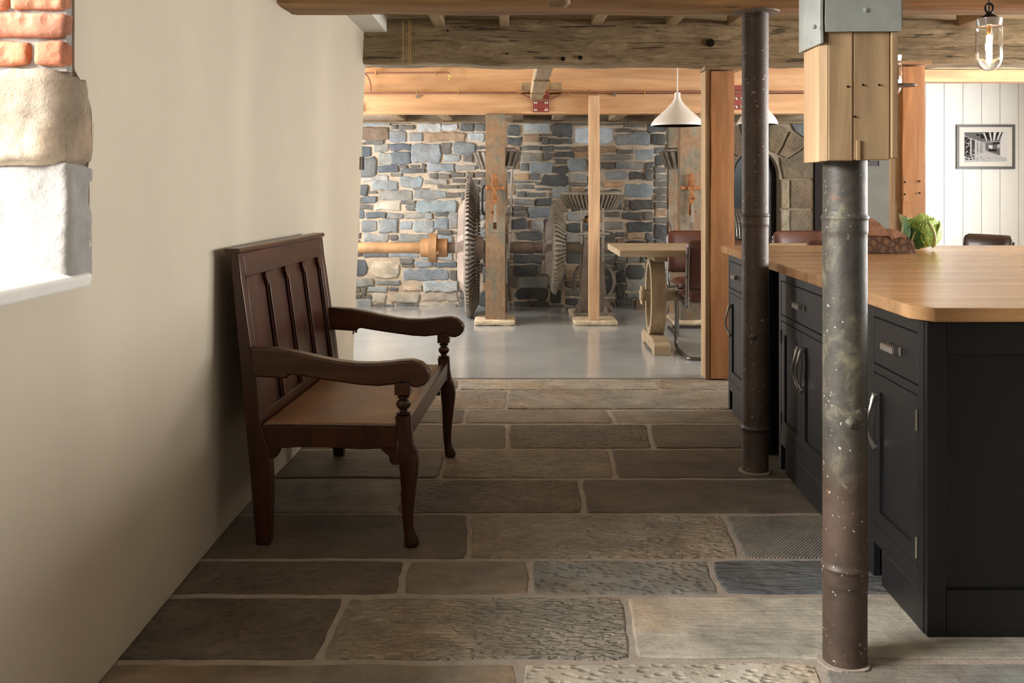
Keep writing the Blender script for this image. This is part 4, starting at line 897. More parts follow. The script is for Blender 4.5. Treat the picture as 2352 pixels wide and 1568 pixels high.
ds = thing('metal_disc', 'dark flat metal disc sticking out of the right side of the column casing', 'bracket', (X(2062, yf+.05), yf+.06, Z(192, yf)))
bm = new(); lathe(bm, [(.0, -.003), (.036, -.003), (.037, 0), (.036, .002), (.0, .003)], (X(2062, yf+.05)+.005, yf+.04, Z(192, yf)), 'z', 32); obj('disc', bm, iron, ds, smooth=True)

# ================================================================== ISLAND
def ix(d, off=0.0): return 1.146 + .0258*(d-2.771) + off      # the left face of the island
TH0, TH1 = .872, .911
XI = 3.6
wt = thing('island_worktop', 'thick oiled oak worktop of the kitchen island with a clipped near corner', 'worktop', (2.3, 4.2, TH0))
ov = .028
bm = new()
pl = [(ix(2.76, .02), 2.752), (ix(2.76)+.055, 2.737), (XI, 2.737), (XI, 5.69), (ix(5.69)-ov, 5.69), (ix(2.83)-ov, 2.84)]
pl = [(ix(2.74)-ov+.045, 2.738), (XI, 2.738), (XI, 5.69), (ix(5.69)-ov, 5.69), (ix(2.84)-ov, 2.815)]
prism(bm, pl, TH0, TH1, 'xy'); obj('oak_slab', bm, worktop_mat, wt, bev=.0035)
def sided(pt, nrm=None): return pt
def face_poly(bm, d0, d1, z0, z1, x_out, x_in):
    """a slab parallel to the left face between distances d0..d1; x offsets measured from the face (negative = proud)"""
    vs = [(ix(d0)+x_out, d0, z0), (ix(d1)+x_out, d1, z0), (ix(d1)+x_in, d1, z0), (ix(d0)+x_in, d0, z0), (ix(d0)+x_out, d0, z1), (ix(d1)+x_out, d1, z1), (ix(d1)+x_in, d1, z1), (ix(d0)+x_in, d0, z1)]
    quadset(bm, vs, [(0,1,2,3),(4,5,6,7),(0,1,5,4),(1,2,6,5),(2,3,7,6),(3,0,4,7)])
def side(name, parent, d0, d1, z0, z1, xo, xi, m=black_paint, bev=.0015): bm = new(); face_poly(bm, d0, d1, z0, z1, xo, xi); return obj(name, bm, m, parent, bev=bev, seg=1)
def cup_pull(parent, d, z, w=.10):
    bm = new(); pts = []
    for s in (-1, 1): face_poly(bm, d+s*w/2-.006, d+s*w/2+.006, z-.016, z+.010, -.003, .0)
    face_poly(bm, d-w/2, d+w/2, z-.012, z+.006, -.026, -.021); face_poly(bm, d-w/2, d-w/2+.004, z-.012, z+.006, -.021, -.002); face_poly(bm, d+w/2-.004, d+w/2, z-.012, z+.006, -.021, -.002); face_poly(bm, d-w/2, d+w/2, z+.006, z+.009, -.024, -.003)
    return obj('pull', bm, nickel, parent, bev=.001, seg=1, label='brushed metal pull')
def bow_handle(parent, d, z0, z1):
    x = ix(d); pts = []
    for i in range(13):
        t = i/12; z = z0+(z1-z0)*t; b = math.sin(PI*t); wv = .010*math.sin(2*PI*t)
        pts.append((x-.006-.022*b**.8, d+wv, z))
    bm = new(); tube(bm, pts, [.008 if i in (0, 1, 11, 12) else .0055 for i in range(13)], 8); tube(bm, [(x-.001, d, z0), (x-.012, d, z0)], .009, 8); tube(bm, [(x-.001, d, z1), (x-.012, d, z1)], .009, 8)
    return obj('handle', bm, nickel, parent, smooth=True, label='curved pewter handle')
ZB = .03
def cabinet(label, d0, d1, doors, depth=.62, drawer=True, near_panel=False):
    t = thing('base_cabinet', label, 'cabinet', (ix((d0+d1)/2)+.3, (d0+d1)/2, 0), 'painted cabinets of the kitchen island')
    bm = new(); face_poly(bm, d0, d1, .10, TH0-.001, .024, depth); obj('carcass', bm, black_paint, t)
    st = .038
    side('face_frame_stile', t, d0, d0+st, .0, TH0-.001, 0, .023); side('face_frame_stile', t, d1-st, d1, .0, TH0-.001, 0, .023)
    side('face_frame_rail', t, d0+st, d1-st, .832, TH0-.001, 0, .023); side('face_frame_rail', t, d0+st, d1-st, .655, .681, 0, .023); side('face_frame_rail', t, d0+st, d1-st, .11, .165, 0, .023)
    side('skirting', t, d0+st+.0005, d1-st-.075, .0, .1095, .0005, .022)
    side('plinth', t, d0+.01, d1-.01, .0, .099, .07, .085)
    a, b = d0+st+.003, d1-st-.003
    dw = side('drawer', t, a, b, .684, .829, .001, .0235, bev=.002); cup_pull(dw, (a+b)/2, .760)
    spans = [(a, b)] if doors == 1 else [(a, (a+b)/2-.0015), ((a+b)/2+.0015, b)]
    for k_, (p, q) in enumerate(spans):
        z0, z1 = .168, .652; s_ = .052; bm = new()
        face_poly(bm, p, p+s_, z0, z1, .001, .021); face_poly(bm, q-s_, q, z0, z1, .001, .021); face_poly(bm, p+s_, q-s_, z0, z0+s_, .001, .021); face_poly(bm, p+s_, q-s_, z1-s_, z1, .001, .021)
        dd = obj('door', bm, black_paint, t); side('door_panel', dd, p+s_, q-s_, z0+s_, z1-s_, .010, .018)
        hd = (q-.024) if (doors == 1 or k_ == 0) else (p+.024); bow_handle(dd, hd, .42, .585)
        hg = p if hd > (p+q)/2 else q; e = 1 if hg == p else -1
        for zc_ in (.225, .585):
            bm = new(); lathe(bm, [(.0045, zc_-.03), (.0045, zc_+.03)], (ix(hg)-.003, hg, 0), 'z', 8); obj('hinge', bm, nickel if k_ == 0 else iron, dd)
    return t
ca = cabinet('black cabinet with one drawer and one door at the near corner of the island', 2.775, 3.225, 1)
cabinet('black cabinet with one drawer and one door hidden mostly by the near column', 3.228, 3.685, 1)
cabinet('wide black cabinet with two doors and paired curved handles beside the gap', 3.69, 4.435, 2)
cabinet('black cabinet beyond the gap, mostly behind the far iron column', 4.63, 5.13, 1)
cabinet('black cabinet with drawer at the far end of the island beside the timber post', 5.133, 5.61, 1)
side('filler_back', ca, 4.44, 4.625, .0, TH0-.001, .45, .47)
# near end of the island: framed end panel in sections
ep = thing('island_end_panel', 'black framed end panel of the island facing the camera', 'panel', (2.2, 2.76, 0))
xs_ = ix(2.771)
B('corner_stile', black_paint, ep, xs_+.002, xs_+.055, 2.752, 2.774, 0, TH0-.001, bev=.003)
xx = xs_+.056; first = True
for w in (.58, .58, .58, .58):
    B('rail', black_paint, ep, xx, xx+w-.061, 2.753, 2.774, TH0-.09, TH0-.001, bev=.002); B('rail', black_paint, ep, xx, xx+w-.061, 2.753, 2.774, .0, .13, bev=.002)
    B('panel', black_paint, ep, xx, xx+w-.061, 2.762, 2.774, .131, TH0-.091); B('stile', black_paint, ep, xx+w-.06, xx+w-.001, 2.753, 2.774, 0, TH0-.001, bev=.002)
    xx += w
bm = new(); box(bm, 1.87, XI-.06, 2.78, 5.62, .02, TH0-.001); o = obj('island_core', bm, black_paint, loc=(2.7, 4.2, .02)); tag(o, 'black inner run of cabinets carrying the middle of the worktop', 'cabinet')

# ================================================================== BENCH
bench = thing('settle_bench', 'dark oak settle bench with panelled back and tan leather seat against the cream wall', 'bench', (0, 0, 0))
BL = 1.15; K = .001513
def vx(px): return (px-610)*K
def vz(py): return EYE - (py-430)*K
def bprof(L_): return [(vx(a), max(0.0, vz(b))) for a, b in L_]
def brail(name, prof, y0, y1, m=oak_dark, bev=.004, parent=None): bm = new(); prism(bm, prof, y0, y1, 'xz'); return obj(name, bm, m, parent or bench, bev=bev, smooth=True, shade_angle=35)
post = bprof([(535,578),(555,578),(562,640),(571,700),(585,800),(600,900),(608,978),(628,1040),(631,1090),(631,1160),(628,1252),(597,1252),(590,1180),(582,1080),(576,1020),(568,930),(556,800),(545,690)])
for y0 in (-.03, BL-.03): brail('leg', post, y0, y0+.05, oak_dark)
def backx(z):   # reclined front plane of the back
    pts = bprof([(608,978),(585,800),(571,700),(555,578)]); 
    if z <= pts[0][1]: return pts[0][0]
    for (a, b) in zip(pts, pts[1:]):
        if z <= b[1]: return a[0] + (b[0]-a[0])*(z-a[1])/(b[1]-a[1])
    return pts[-1][0]
def backpiece(name, y0, y1, z0, z1, x_f, x_b, m=oak_dark, nseg=5, shape=None, bev=.002):
    """slab following the rake of the back; x_f/x_b offsets behind the front plane"""
    bm = new(); V = []
    for i in range(nseg+1):
        z = z0+(z1-z0)*i/nseg; a, b = (y0, y1) if shape is None else shape(z)
        V.append([bm.verts.new((backx(z)-x_f, a, z)), bm.verts.new((backx(z)-x_f, b, z)), bm.verts.new((backx(z)-x_b, b, z)), bm.verts.new((backx(z)-x_b, a, z))])
    for i in range(nseg):
        for k in range(4): bm.faces.new((V[i][k], V[i][(k+1) % 4], V[i+1][(k+1) % 4], V[i+1][k]))
    bm.faces.new(V[0]); bm.faces.new(V[-1]); return obj(name, bm, m, bench, bev=bev, smooth=True, shade_angle=30)
ZS = vz(975)     # seat level
ZT = vz(583); y0b, y1b = .021, BL-.031
backpiece('top_rail', y0b, y1b, ZT-.085, ZT, 0, .028, oak_dark_y)
backpiece('bottom_rail', y0b, y1b, ZS-.02, ZS+.035, 0, .028, oak_dark_y)
np_ = 4; sw = .05; pw = (y1b-y0b-sw*5)/4
for i in range(5):
    a = y0b+i*(pw+sw); backpiece('stile', a, a+sw, ZS+.0355, ZT-.0855, 0, .026)
    # thin bright-edged moulding along each stile
    for yy in ((a+sw+.003,) if i < 4 else ()) + ((a-.003,) if i > 0 else ()):
        bm = new(); tube(bm, [(backx(z)-.010, yy, z) for z in [ZS+.036+(ZT-.135-ZS-.036)*q/6 for q in range(7)]], .0045, 6); obj('moulding', bm, oak_dark, bench, smooth=True)
    # stepped shoulders where the stile meets the top rail
    for s in (-1, 1):
        if (i == 0 and s < 0) or (i == 4 and s > 0): continue
        e = a if s < 0 else a+sw; zt_ = ZT-.086
        bm = new(); pts = [(e, zt_), (e+s*.030, zt_), (e+s*.030, zt_-.022), (e+s*.018, zt_-.036), (e+s*.014, zt_-.048), (e, zt_-.048)]
        v1 = [bm.verts.new((backx(z)-.002, y, z)) for y, z in pts]; v2 = [bm.verts.new((backx(z)-.016, y, z)) for y, z in pts]; n = len(pts)
        bm.faces.new(v1); bm.faces.new(v2[::-1])
        for q in range(n): bm.faces.new((v1[q], v1[(q+1) % n], v2[(q+1) % n], v2[q]))
        obj('shoulder', bm, oak_dark, bench)
for i in range(4):
    a = y0b+sw+i*(pw+sw); backpiece('panel', a-.004, a+pw+.004, ZS+.032, ZT-.084, .0165, .026, bev=0)
bm = new(); zt_ = ZT; xb = backx(ZT); prism(bm, [(xb-.040, zt_+.0005), (xb+.004, zt_+.0005), (xb+.008, zt_+.006), (xb+.008, zt_+.012), (xb+.002, zt_+.019), (xb-.045, zt_+.019), (xb-.050, zt_+.010)], -.038, BL+.03, 'xz'); obj('cap_moulding', bm, oak_dark_y, bench, bev=.002)
# arms
armp = bprof([(583,797),(650,801),(700,810),(745,820),(790,828),(830,832),(870,832),(905,829),(935,825),(958,824),(978,830),(992,842),(998,856),(995,870),(986,880),(972,886),(958,885),(948,877),(938,874),(915,880),(880,884),(840,882),(800,877),(755,871),(715,865),(685,860),(675,861),(668,868),(660,869),(588,865)])
fx = vx(935)
for y0 in (-.034, BL-.036):
    brail('arm', armp, y0, y0+.058, oak_arm, bev=.008)
    bm = new(); c = (fx, y0+.029); zA, zP = vz(878), vz(952)
    prof = [(.020, zP), (.025, zP+.005), (.025, zP+.010), (.014, zP+.014), (.013, zP+.019), (.022, zP+.028), (.026, zP+.038), (.021, zP+.049), (.013, zP+.056), (.021, zP+.061), (.021, zP+.066), (.014, zP+.069), (.022, zP+.073)]
    lathe(bm, prof, (c[0], c[1], 0), 'z', 24); obj('arm_support', bm, oak_dark, bench, smooth=True, shade_angle=50)
    B('support_block', oak_dark, bench, fx-.027, fx+.027, y0+.002, y0+.056, vz(904), zA+.002, bev=.002)
# front legs: cabriole, built as a skinned column of sections
def cabriole(yc):
    sec = [(vz(951), fx, .027, .026), (vz(985), fx+.003, .026, .025), (vz(1018), fx+.012, .026, .026), (vz(1032), fx+.018, .032, .030), (vz(1060), fx+.021, .034, .031), (vz(1090), fx+.020, .031, .028),
           (vz(1130), fx+.018, .025, .024), (vz(1170), fx+.016, .021, .020), (vz(1205), fx+.017, .018, .018), (vz(1222), fx+.022, .019, .019), (vz(1234), fx+.028, .025, .024), (vz(1244), fx+.030, .027, .026), (vz(1250), fx+.029, .024, .023), (.0, fx+.028, .020, .020)]
    bm = new(); rings = []
    for (z, x, rx, ry) in sec:
        sq = 4.5 if z > vz(1070) else 2.2; ring = []
        for i in range(20):
            a = 2*PI*i/20; ca, sa = math.cos(a), math.sin(a); ring.append(bm.verts.new((x+rx*math.copysign(abs(ca)**(2/sq), ca), yc+ry*math.copysign(abs(sa)**(2/sq), sa), max(z, 0))))
        rings.append(ring)
    for A, Bq in zip(rings, rings[1:]):
        for i in range(20): bm.faces.new((A[i], A[(i+1) % 20], Bq[(i+1) % 20], Bq[i]))
    bm.faces.new(rings[0]); bm.faces.new(rings[-1]); obj('leg', bm, oak_dark, bench, smooth=True, shade_angle=50)
    # knee bracket
    bm = new(); prism(bm, bprof([(922,1022),(888,1022),(886,1030),(898,1040),(904,1046),(905,1058),(912,1064),(924,1065)]), yc-.016, yc+.016, 'xz'); obj('knee_bracket', bm, oak_dark, bench, bev=.002)
for yc in (-.006, BL-.008): cabriole(yc)
# rails
rail = bprof([(600,979),(921,979),(921,1028),(880,1028),(840,1030),(760,1026),(690,1027),(652,1030),(646,1044),(640,1052),(628,1054),(622,1030)])
for y0 in (-.022, BL-.02): brail('side_rail', rail, y0, y0+.026, oak_dark, bev=.002)
bm = new(); yy0, yy1 = .02, BL-.034; z1_, z0_ = vz(962), vz(1012)
prism(bm, [(yy0, z1_), (yy1, z1_), (yy1, z0_-.008), (yy1-.08, z0_+.006), (yy0+.08, z0_+.006), (yy0, z0_-.008)], fx-.004, fx+.022, 'yz'); obj('front_rail', bm, oak_dark_y, bench, bev=.003)
B('rear_rail', oak_dark_y, bench, vx(605)-.01, vx(612)+.012, .021, BL-.031, vz(1030), vz(980))
# seat
st_ = rough_box(vx(612)+.004, fx-.006, -.018, BL-.002, vz(985), ZS+.012, .06, .002, 6, rnd=.006); obj('seat', st_, seat_leather, bench, smooth=True, label='tan leather seat')
bm = new(); nails = []
for i in range(64): nails.append((vx(615)+(fx-.02-vx(615))*i/63, -.020))
for i in range(130): nails.append((fx-.004, .0+(BL-.03)*i/129))
for (x, y) in nails:
    v = bmesh.ops.create_icosphere(bm, subdivisions=1, radius=.0038)['verts']; bmesh.ops.translate(bm, verts=v, vec=(x, y, ZS+.001))
obj('nail_trim', bm, iron, bench, kind='stuff', smooth='all')
bench.location = (-.868, 3.488, 0); bench.rotation_euler = (0, 0, -.054)

# ================================================================== TABLE, CHAIRS
tx0, tx1 = X(1424, 7.25)-.0, 3.15
tb = thing('trestle_table', 'pale limed oak trestle dining table with oval ring supports', 'table', (2.0, 7.72, 0))
zt0, zt1 = .735, .783
w5 = .95/4
for i in range(4): B('plank', table_oak, tb, tx0, tx1, 7.25+i*w5, 7.25+(i+1)*w5-.002, zt0, zt1, bev=.003)
for xc in (1.11, 2.75):
    bm = new(); cy_ = 7.70; rz = .30; ry = .19; zc_ = .405; n = 48; rg = []
    for xx_ in (xc-.055, xc+.055):
        for (a, b) in ((ry, rz), (ry-.055, rz-.055)): rg.append([bm.verts.new((xx_, cy_+a*math.cos(2*PI*i/n), zc_+b*math.sin(2*PI*i/n))) for i in range(n)])
    for i in range(n):
        j = (i+1) % n
        for A, Bq in ((0, 1), (3, 2), (2, 0), (1, 3)): bm.faces.new((rg[A][i], rg[A][j], rg[Bq][j], rg[Bq][i]))
    obj('ring_support', bm, table_oak_v, tb, smooth=True)
    bm = new(); prism(bm, [(7.36, 0), (7.47, 0), (7.50, .02), (7.92, .02), (7.95, 0), (8.08, 0), (8.08, .07), (7.98, .112), (7.46, .112), (7.36, .08)], xc-.06, xc+.06, 'yz'); obj('foot', bm, table_oak, tb, bev=.005)
    B('bearer', table_oak, tb, xc-.05, xc+.05, 7.4, 8.05, .690, zt0-.001, bev=.005)
B('stretcher', table_oak, tb, .99, 2.87, 7.655, 7.745, .37, .45, bev=.004)
for xx_ in (1.01, 2.83): B('wedge', table_oak, tb, xx_-.012, xx_+.012, 7.64, 7.76, .34, .48, bev=.002)

def tub_chair(label, mat=leather):
    """cantilever tube chair facing +y, origin on the floor under its middle"""
    t = thing('cantilever_chair', label, 'chair', (0, 0, 0), 'cantilever leather chairs around the table')
    w = .23; path = []
    for s in (-1,): pass
    def sidep(s): return [(s*w, -.265, .86-.05), (s*w, -.215, .40), (s*w, -.20, .375), (s*w, .24, .42), (s*w, .27, .40), (s*w, .27, .013), (s*w, -.27, .013)]
    L_ = sidep(-1); Rg = [p for p in sidep(1)][::-1]
    # the base is one continuous tube: back upright - seat side - front upright - runner - rear crossbar - and back up
    bm = new(); tube(bm, arcpts(L_ + Rg, .06, 6), .0125, 12); obj('tube_frame', bm, steel, t, smooth=True)
    bm = new(); tube(bm, [(-w, .262, .06), (w, .262, .06)], .0001, 4); bm.free()
    bm = new(); tube(bm, [(-w, .20, .395), (w, .20, .395)], .010, 8); obj('cross_tube', bm, steel, t, smooth=True)
    bm = rough_box(-w+.004, w-.004, -.20, .29, .40, .465, .05, .002, 5, rnd=.018); obj('seat', bm, mat, t, smooth='all')
    def bf(p): k = (p.z-.5)/.36; p.y += -.045*k + .035*(p.x/w)**2 * .9 - .018; return p
    bm = rough_box(-w-.012, w+.012, -.235, -.185, .50, .862, .04, .001, 5, rnd=.016, fn=bf); obj('backrest', bm, mat, t, smooth='all')
    for s in (-1, 1):
        for zz_ in (.6, .75):
            bm = new(); lathe(bm, [(.010, 0), (.010, s*.008), (.004, s*.010)], (s*(w+.012), -.245-(zz_-.5)*.1, zz_), 'x', 10); obj('screw', bm, steel, t)
    return t
ch = tub_chair('chestnut leather cantilever chair with its back to us, nearest the timber post')
ch.location = (1.495, 7.41, 0)
copy_tree(ch, (1.60, 8.50, 0), PI, 'chestnut leather chair across the table beside the right rusted column')
copy_tree(ch, (2.36, 7.41, 0), 0, 'chestnut leather chair back seen low over the worktop, just left of the near column')
copy_tree(ch, (2.53, 8.50, 0), PI, 'chestnut leather chair across the table, between the two iron columns')
dk = tub_chair('dark brown leather chair seen over the worktop in front of the white boards', leather_dark); dk.location = (3.62, 7.95, 0); dk.rotation_euler = (0, 0, PI*.62)

# black tray with a tilted wire mesh cover on the table
tr = thing('wire_basket', 'black tray with a wire mesh cover on the dining table behind the far column', 'basket', (X(1735, 7.8), 7.8, zt1))
cxb = X(1733, 7.8)
bm = new(); lathe(bm, [(.0, 0), (.10, 0), (.145, .055), (.150, .058), (.142, .060), (.10, .006), (.0, .006)], (cxb, 7.8, zt1+.001), 'z', 36); obj('tray', bm, black_metal, tr, smooth=True)
bm = new(); 
for i in range(15):
    t = -1+2*i/14; h_ = math.sqrt(max(0, 1-t*t))*.14
    for sgn in (0, 1):
        pts = []
        for q in range(9):
            u = -1+2*q/8; a, b = (t*.14, u*h_) if sgn == 0 else (u*h_, t*.14); rr = (a*a+b*b)/.0196; hh = .07*(1-rr)
            pts.append((cxb-.05 + a, 7.8+b*.5 - hh*.7, zt1+.16+b*.9+hh*.2))
        tube(bm, pts, .0013, 4)
obj('wire_mesh', bm, nickel, tr); bm = new(); tube(bm, [(cxb-.05+.14*math.cos(a), 7.8+.07*math.sin(a), zt1+.16+.126*math.sin(a)) for a in [2*PI*i/32 for i in range(32)]], .004, 6, closed=True); obj('mesh_rim', bm, steel, tr, smooth=True)
tube_leg = new(); tube(tube_leg, [(cxb-.05, 7.77, zt1+.038), (cxb-.05, 7.77, zt1+.012)], .006, 6); obj('mesh_foot', tube_leg, steel, tr)

# ================================================================== LAMPS
def bell(label, px, d, rad, ybot, ytop):
    x = X(px, d); z0, z1 = Z(ybot, d), Z(ytop, d); h = z1-z0; t = thing('pendant_lamp', label, 'lamp', (x, d, z0), 'white bell pendants over the table')
    prof = [(rad*.985, z0), (rad, z0+h*.03), (rad*.96, z0+h*.10), (rad*.86, z0+h*.20), (rad*.70, z0+h*.32), (rad*.50, z0+h*.46), (rad*.32, z0+h*.60), (rad*.19, z0+h*.72), (rad*.125, z0+h*.82), (rad*.11, z0+h*.9), (rad*.11, z1), (.0, z1+.001)]
    bm = new(); lathe(bm, prof, (x, d, 0), 'z', 56); obj('shade', bm, shade_white, t, smooth=True, shade_angle=60)
    bm = new(); lathe(bm, [(r_*.97-.001, zz-.003 if i else zz) for i, (r_, zz) in enumerate(prof[:8])], (x, d, 0), 'z', 56); obj('shade_lining', bm, shade_gold, t, smooth=True)
    bm = new(); lathe(bm, [(.0, -.06), (.02, -.05), (.028, -.03), (.02, .0), (.012, .02)], (x, d, z0+h*.45), 'z', 16); obj('bulb', bm, emit('warm_bulb_'+str(int(px)), (1, .75, .45), 30), t, smooth=True)
    bm = new(); tube(bm, [(x, d, z1), (x, d, 2.343)], .004, 8); obj('cord', bm, shade_white, t)
bell('white bell-shaped pendant lamp hanging left of the timber post', 1556, 7.75, .206, 289, 213)
bell('white pendant lamp behind the far iron column', 1739.5, 7.75, .157, 286, 206)
bell('white pendant lamp mostly hidden by the column casing', 1911, 7.75, .157, 286, 206)
def glass_pendant(label, px, d, py_top, k):
    """py_top: image row of the ceramic collar top; k: scale in metres per reference pixel"""
    x = X(px, d); g = lambda q: Z(py_top, d) - q*k; t = thing('glass_pendant_lamp', label, 'lamp', (x, d, g(122)), 'glass bulkhead pendants')
    bm = new(); tube(bm, [(x+11*k*math.cos(a)*.82, d, g(-22)+11*k*math.sin(a)) for a in [2*PI*i/20 for i in range(20)]], 2.4*k, 8, closed=True); obj('ring', bm, black_metal, t, smooth=True)
    bm = new(); lathe(bm, [(3*k, g(-12)), (7*k, g(-9)), (14*k, g(-5)), (22*k, g(1)), (23*k, g(2)), (.0, g(2))], (x, d, 0), 'z', 32); obj('cap', bm, black_metal, t, smooth=True)
    bm = new(); lathe(bm, [(22*k, g(1)), (29*k, g(2)), (29*k, g(4)), (26*k, g(19)), (.0, g(19))], (x, d, 0), 'z', 36); obj('collar', bm, ceramic, t, smooth=True)
    outer = [(26*k, g(19)), (28.5*k, g(22)), (29*k, g(28)), (29*k, g(75)), (28*k, g(95)), (24*k, g(108)), (17*k, g(117)), (8*k, g(121)), (.0, g(122))]
    inner = [(max(0, r_-1.3*k), zz+1.3*k if i > 3 else zz) for i, (r_, zz) in enumerate(outer)][::-1]
    bm = new(); lathe(bm, outer+inner, (x, d, 0), 'z', 40, close=True); bmesh.ops.remove_doubles(bm, verts=bm.verts, dist=1e-5); obj('glass_jar', bm, clear_glass, t, smooth='all')
    bm = new(); lathe(bm, [(4.2*k, g(20)), (5.5*k, g(24)), (5.5*k, g(32)), (4*k, g(38))], (x, d, 0), 'z', 16); obj('lamp_holder', bm, brass, t, smooth=True)
    bm = new(); lathe(bm, [(6*k, g(40)), (6.5*k, g(44)), (6.5*k, g(98)), (4*k, g(105)), (.0, g(106))], (x, d, 0), 'z', 16); obj('bulb', bm, filament, t, smooth=True)
    bm = new(); tube(bm, [(x, d, g(-12)), (x, d, 2.448)], .003, 6); obj('cord', bm, black_metal, t)
glass_pendant('lit glass jar pendant lamp with ceramic collar, at the top right', 2272, 4.05, 41, 4.05/F)
glass_pendant('lit glass jar pendant half hidden by the column casing', 2048, 5.75, 126, 5.75/F*.78)

# ================================================================== PICTURE
dpic = YB-.045
pc = thing('framed_picture', 'small framed black and white photograph of a beamed mill interior on the white boards', 'picture', (X(2264, dpic), dpic, Z(388, dpic)))
a0, a1, b0, b1 = X(2197, dpic), X(2331, dpic), Z(388, dpic), Z(286, dpic); fw = .026
for (x0, x1, z0, z1) in ((a0, a1, b1-fw, b1), (a0, a1, b0, b0+fw), (a0, a0+fw, b0+fw, b1-fw), (a1-fw, a1, b0+fw, b1-fw)): B('frame_strip', picture_frame_mat, pc, x0, x1, dpic-.008, dpic+.010, z0, z1)
B('mount', paper_white, pc, a0+fw-.001, a1-fw+.001, dpic+.000, dpic+.006, b0+fw-.001, b1-fw+.001)
gm = [plain('print_grey_%d' % i, (v, v*1.02, v*1.07), .9) for i, v in enumerate((.008, .04, .12, .28, .45, .62))]
bm = new(); PX = lambda u: a0 + (a1-a0)*(u-200)/1620.; PZ = lambda v: b1 - (b1-b0)*(v-175)/1265.; lay_ = [0]
def pg(pts, g):
    lay_[0] += 1; y = dpic - .0004 - lay_[0]*.00001
    f = bm.faces.new([bm.verts.new((PX(u), y, PZ(v))) for u, v in pts]); f.material_index = g
pg([(420,395),(1600,385),(1600,1225),(420,1240)], 3)
pg([(420,400),(1450,388),(1400,640),(900,660),(700,600),(420,480)], 2)
for q in ((980,400,1100,395,1130,600,1060,620), (1150,395,1230,393,1200,620,1180,630), (1310,395,1390,392,1310,590,1270,610), (1440,395,1500,392,1400,560,1350,600), (740,440,800,440,860,500,760,500), (850,440,930,450,1000,560,880,580)): pg([(q[0],q[1]),(q[2],q[3]),(q[4],q[5]),(q[6],q[7])], 0)
for q in ((1100,395,1150,395,1185,640,1150,640), (1230,393,1310,395,1260,620,1215,640), (1390,392,1450,392,1360,600,1310,610), (940,420,980,410,1060,630,1030,640), (420,470,560,540,900,680,880,690)): pg([(q[0],q[1]),(q[2],q[3]),(q[4],q[5]),(q[6],q[7])], 5)
pg([(420,520),(580,560),(590,1060),(420,1080)], 0); pg([(1480,400),(1600,385),(1600,1225),(1400,1060),(1420,640)], 5)
for i in range(60):
    u, v = R.uniform(425, 575), R.uniform(540, 1060); w_ = R.uniform(10, 34); pg([(u,v),(u+w_,v-8),(u+w_*.8,v+14),(u,v+18)], R.choice([2,3,4,4]))
for (u, w_) in ((582, 24), (720, 30), (815, 22), (930, 16), (975, 14)): pg([(u,560+(u-580)*.35),(u+w_,565+(u-580)*.35),(u+w_,1040-(u-580)*.25),(u,1045-(u-580)*.25)], 5)
pg([(620,600),(710,630),(700,1010),(630,1020)], 1); pg([(752,690),(812,710),(812,1000),(752,1010)], 3); pg([(845,730),(925,760),(925,930),(845,960)], 3)
for i in range(60):
    u = R.uniform(640, 920); v = R.uniform(720, 960); w_ = R.uniform(8, 22); pg([(u,v),(u+w_,v+4),(u+w_*.7,v+14),(u-2,v+10)], R.choice([0,1,4,5]))
pg([(1000,700),(1400,670),(1410,1050),(1100,940),(1010,900)], 2); pg([(1200,690),(1390,665),(1390,735),(1200,745)], 0); pg([(1080,880),(1320,870),(1320,940),(1090,940)], 0); pg([(1080,760),(1200,770),(1190,870),(1100,840)], 5); pg([(1330,740),(1400,730),(1400,830),(1330,850)], 4)
pg([(420,1080),(760,1010),(1010,940),(1400,1060),(1600,1130),(1600,1225),(420,1240)], 4)
for i in range(90):
    u = R.uniform(425, 1280); v = R.uniform(1080, 1215); w_ = R.uniform(10, 34); pg([(u,v),(u+w_,v-5),(u+w_*.8,v+9),(u,v+8)], R.choice([1,2,3,5,5]))
for i in range(14): u = R.uniform(425, 720); v = R.uniform(1040, 1150); pg([(u,v),(u+40,v+10),(u+20,v+40),(u-15,v+30)], 0)
obj('photograph_print', bm, gm, pc)

# ================================================================== FOOD ON THE WORKTOP
bg_ = thing('paper_log_bag', 'brown paper bag printed with cut logs, lying on the worktop beside the near column', 'bag', (X(2040, 5.0), 5.0, TH1))
dB_ = 4.98
top = [(1940,583),(2104,582),(2103,562),(2098,553),(2086,545),(2078,541),(2045,539),(2010,536),(1940,534)]
def crumple(bm, amp, f, seed):
    bmesh.ops.recalc_face_normals(bm, faces=bm.faces)
    for v in bm.verts:
        n = noise.noise_vector(Vector((v.co.x*f+seed, v.co.y*f, v.co.z*f)))*amp; v.co += n; v.co.z = max(v.co.z, TH1+.0005)
def bagmesh(poly, y0, y1, sub, amp, f, seed, taper=.0):
    bm = new(); prism(bm, [(X(a, dB_), max(TH1+.001, Z(b, dB_))) for a, b in poly], y0, y1, 'xz')
    bmesh.ops.triangulate(bm, faces=bm.faces); bmesh.ops.subdivide_edges(bm, edges=bm.edges, cuts=sub, use_grid_fill=True); crumple(bm, amp, f, seed); return bm
obj('printed_side', bagmesh(top, 4.98, 5.10, 3, .006, 18, 1), log_mat, bg_)
obj('folded_top', bagmesh([(1950,540),(2040,541),(2048,549),(2070,544),(2078,548),(2081,541),(2060,528),(2034,524),(1990,519),(1950,518)], 4.975, 5.115, 2, .005, 24, 4), kraft, bg_)
obj('open_flap', bagmesh([(1960,524),(2044,527),(2030,514),(2018,502),(1996,503),(1960,506)], 5.04, 5.125, 2, .006, 26, 8), kraft, bg_)
dC = 5.28
cb_ = thing('savoy_cabbage', 'green savoy cabbage with a pale stalk on the worktop in front of the reddish post', 'cabbage', (X(2112, dC), dC, TH1))
cc = Vector((X(2116, dC), dC, Z(533, dC))); cr = 40*dC/F
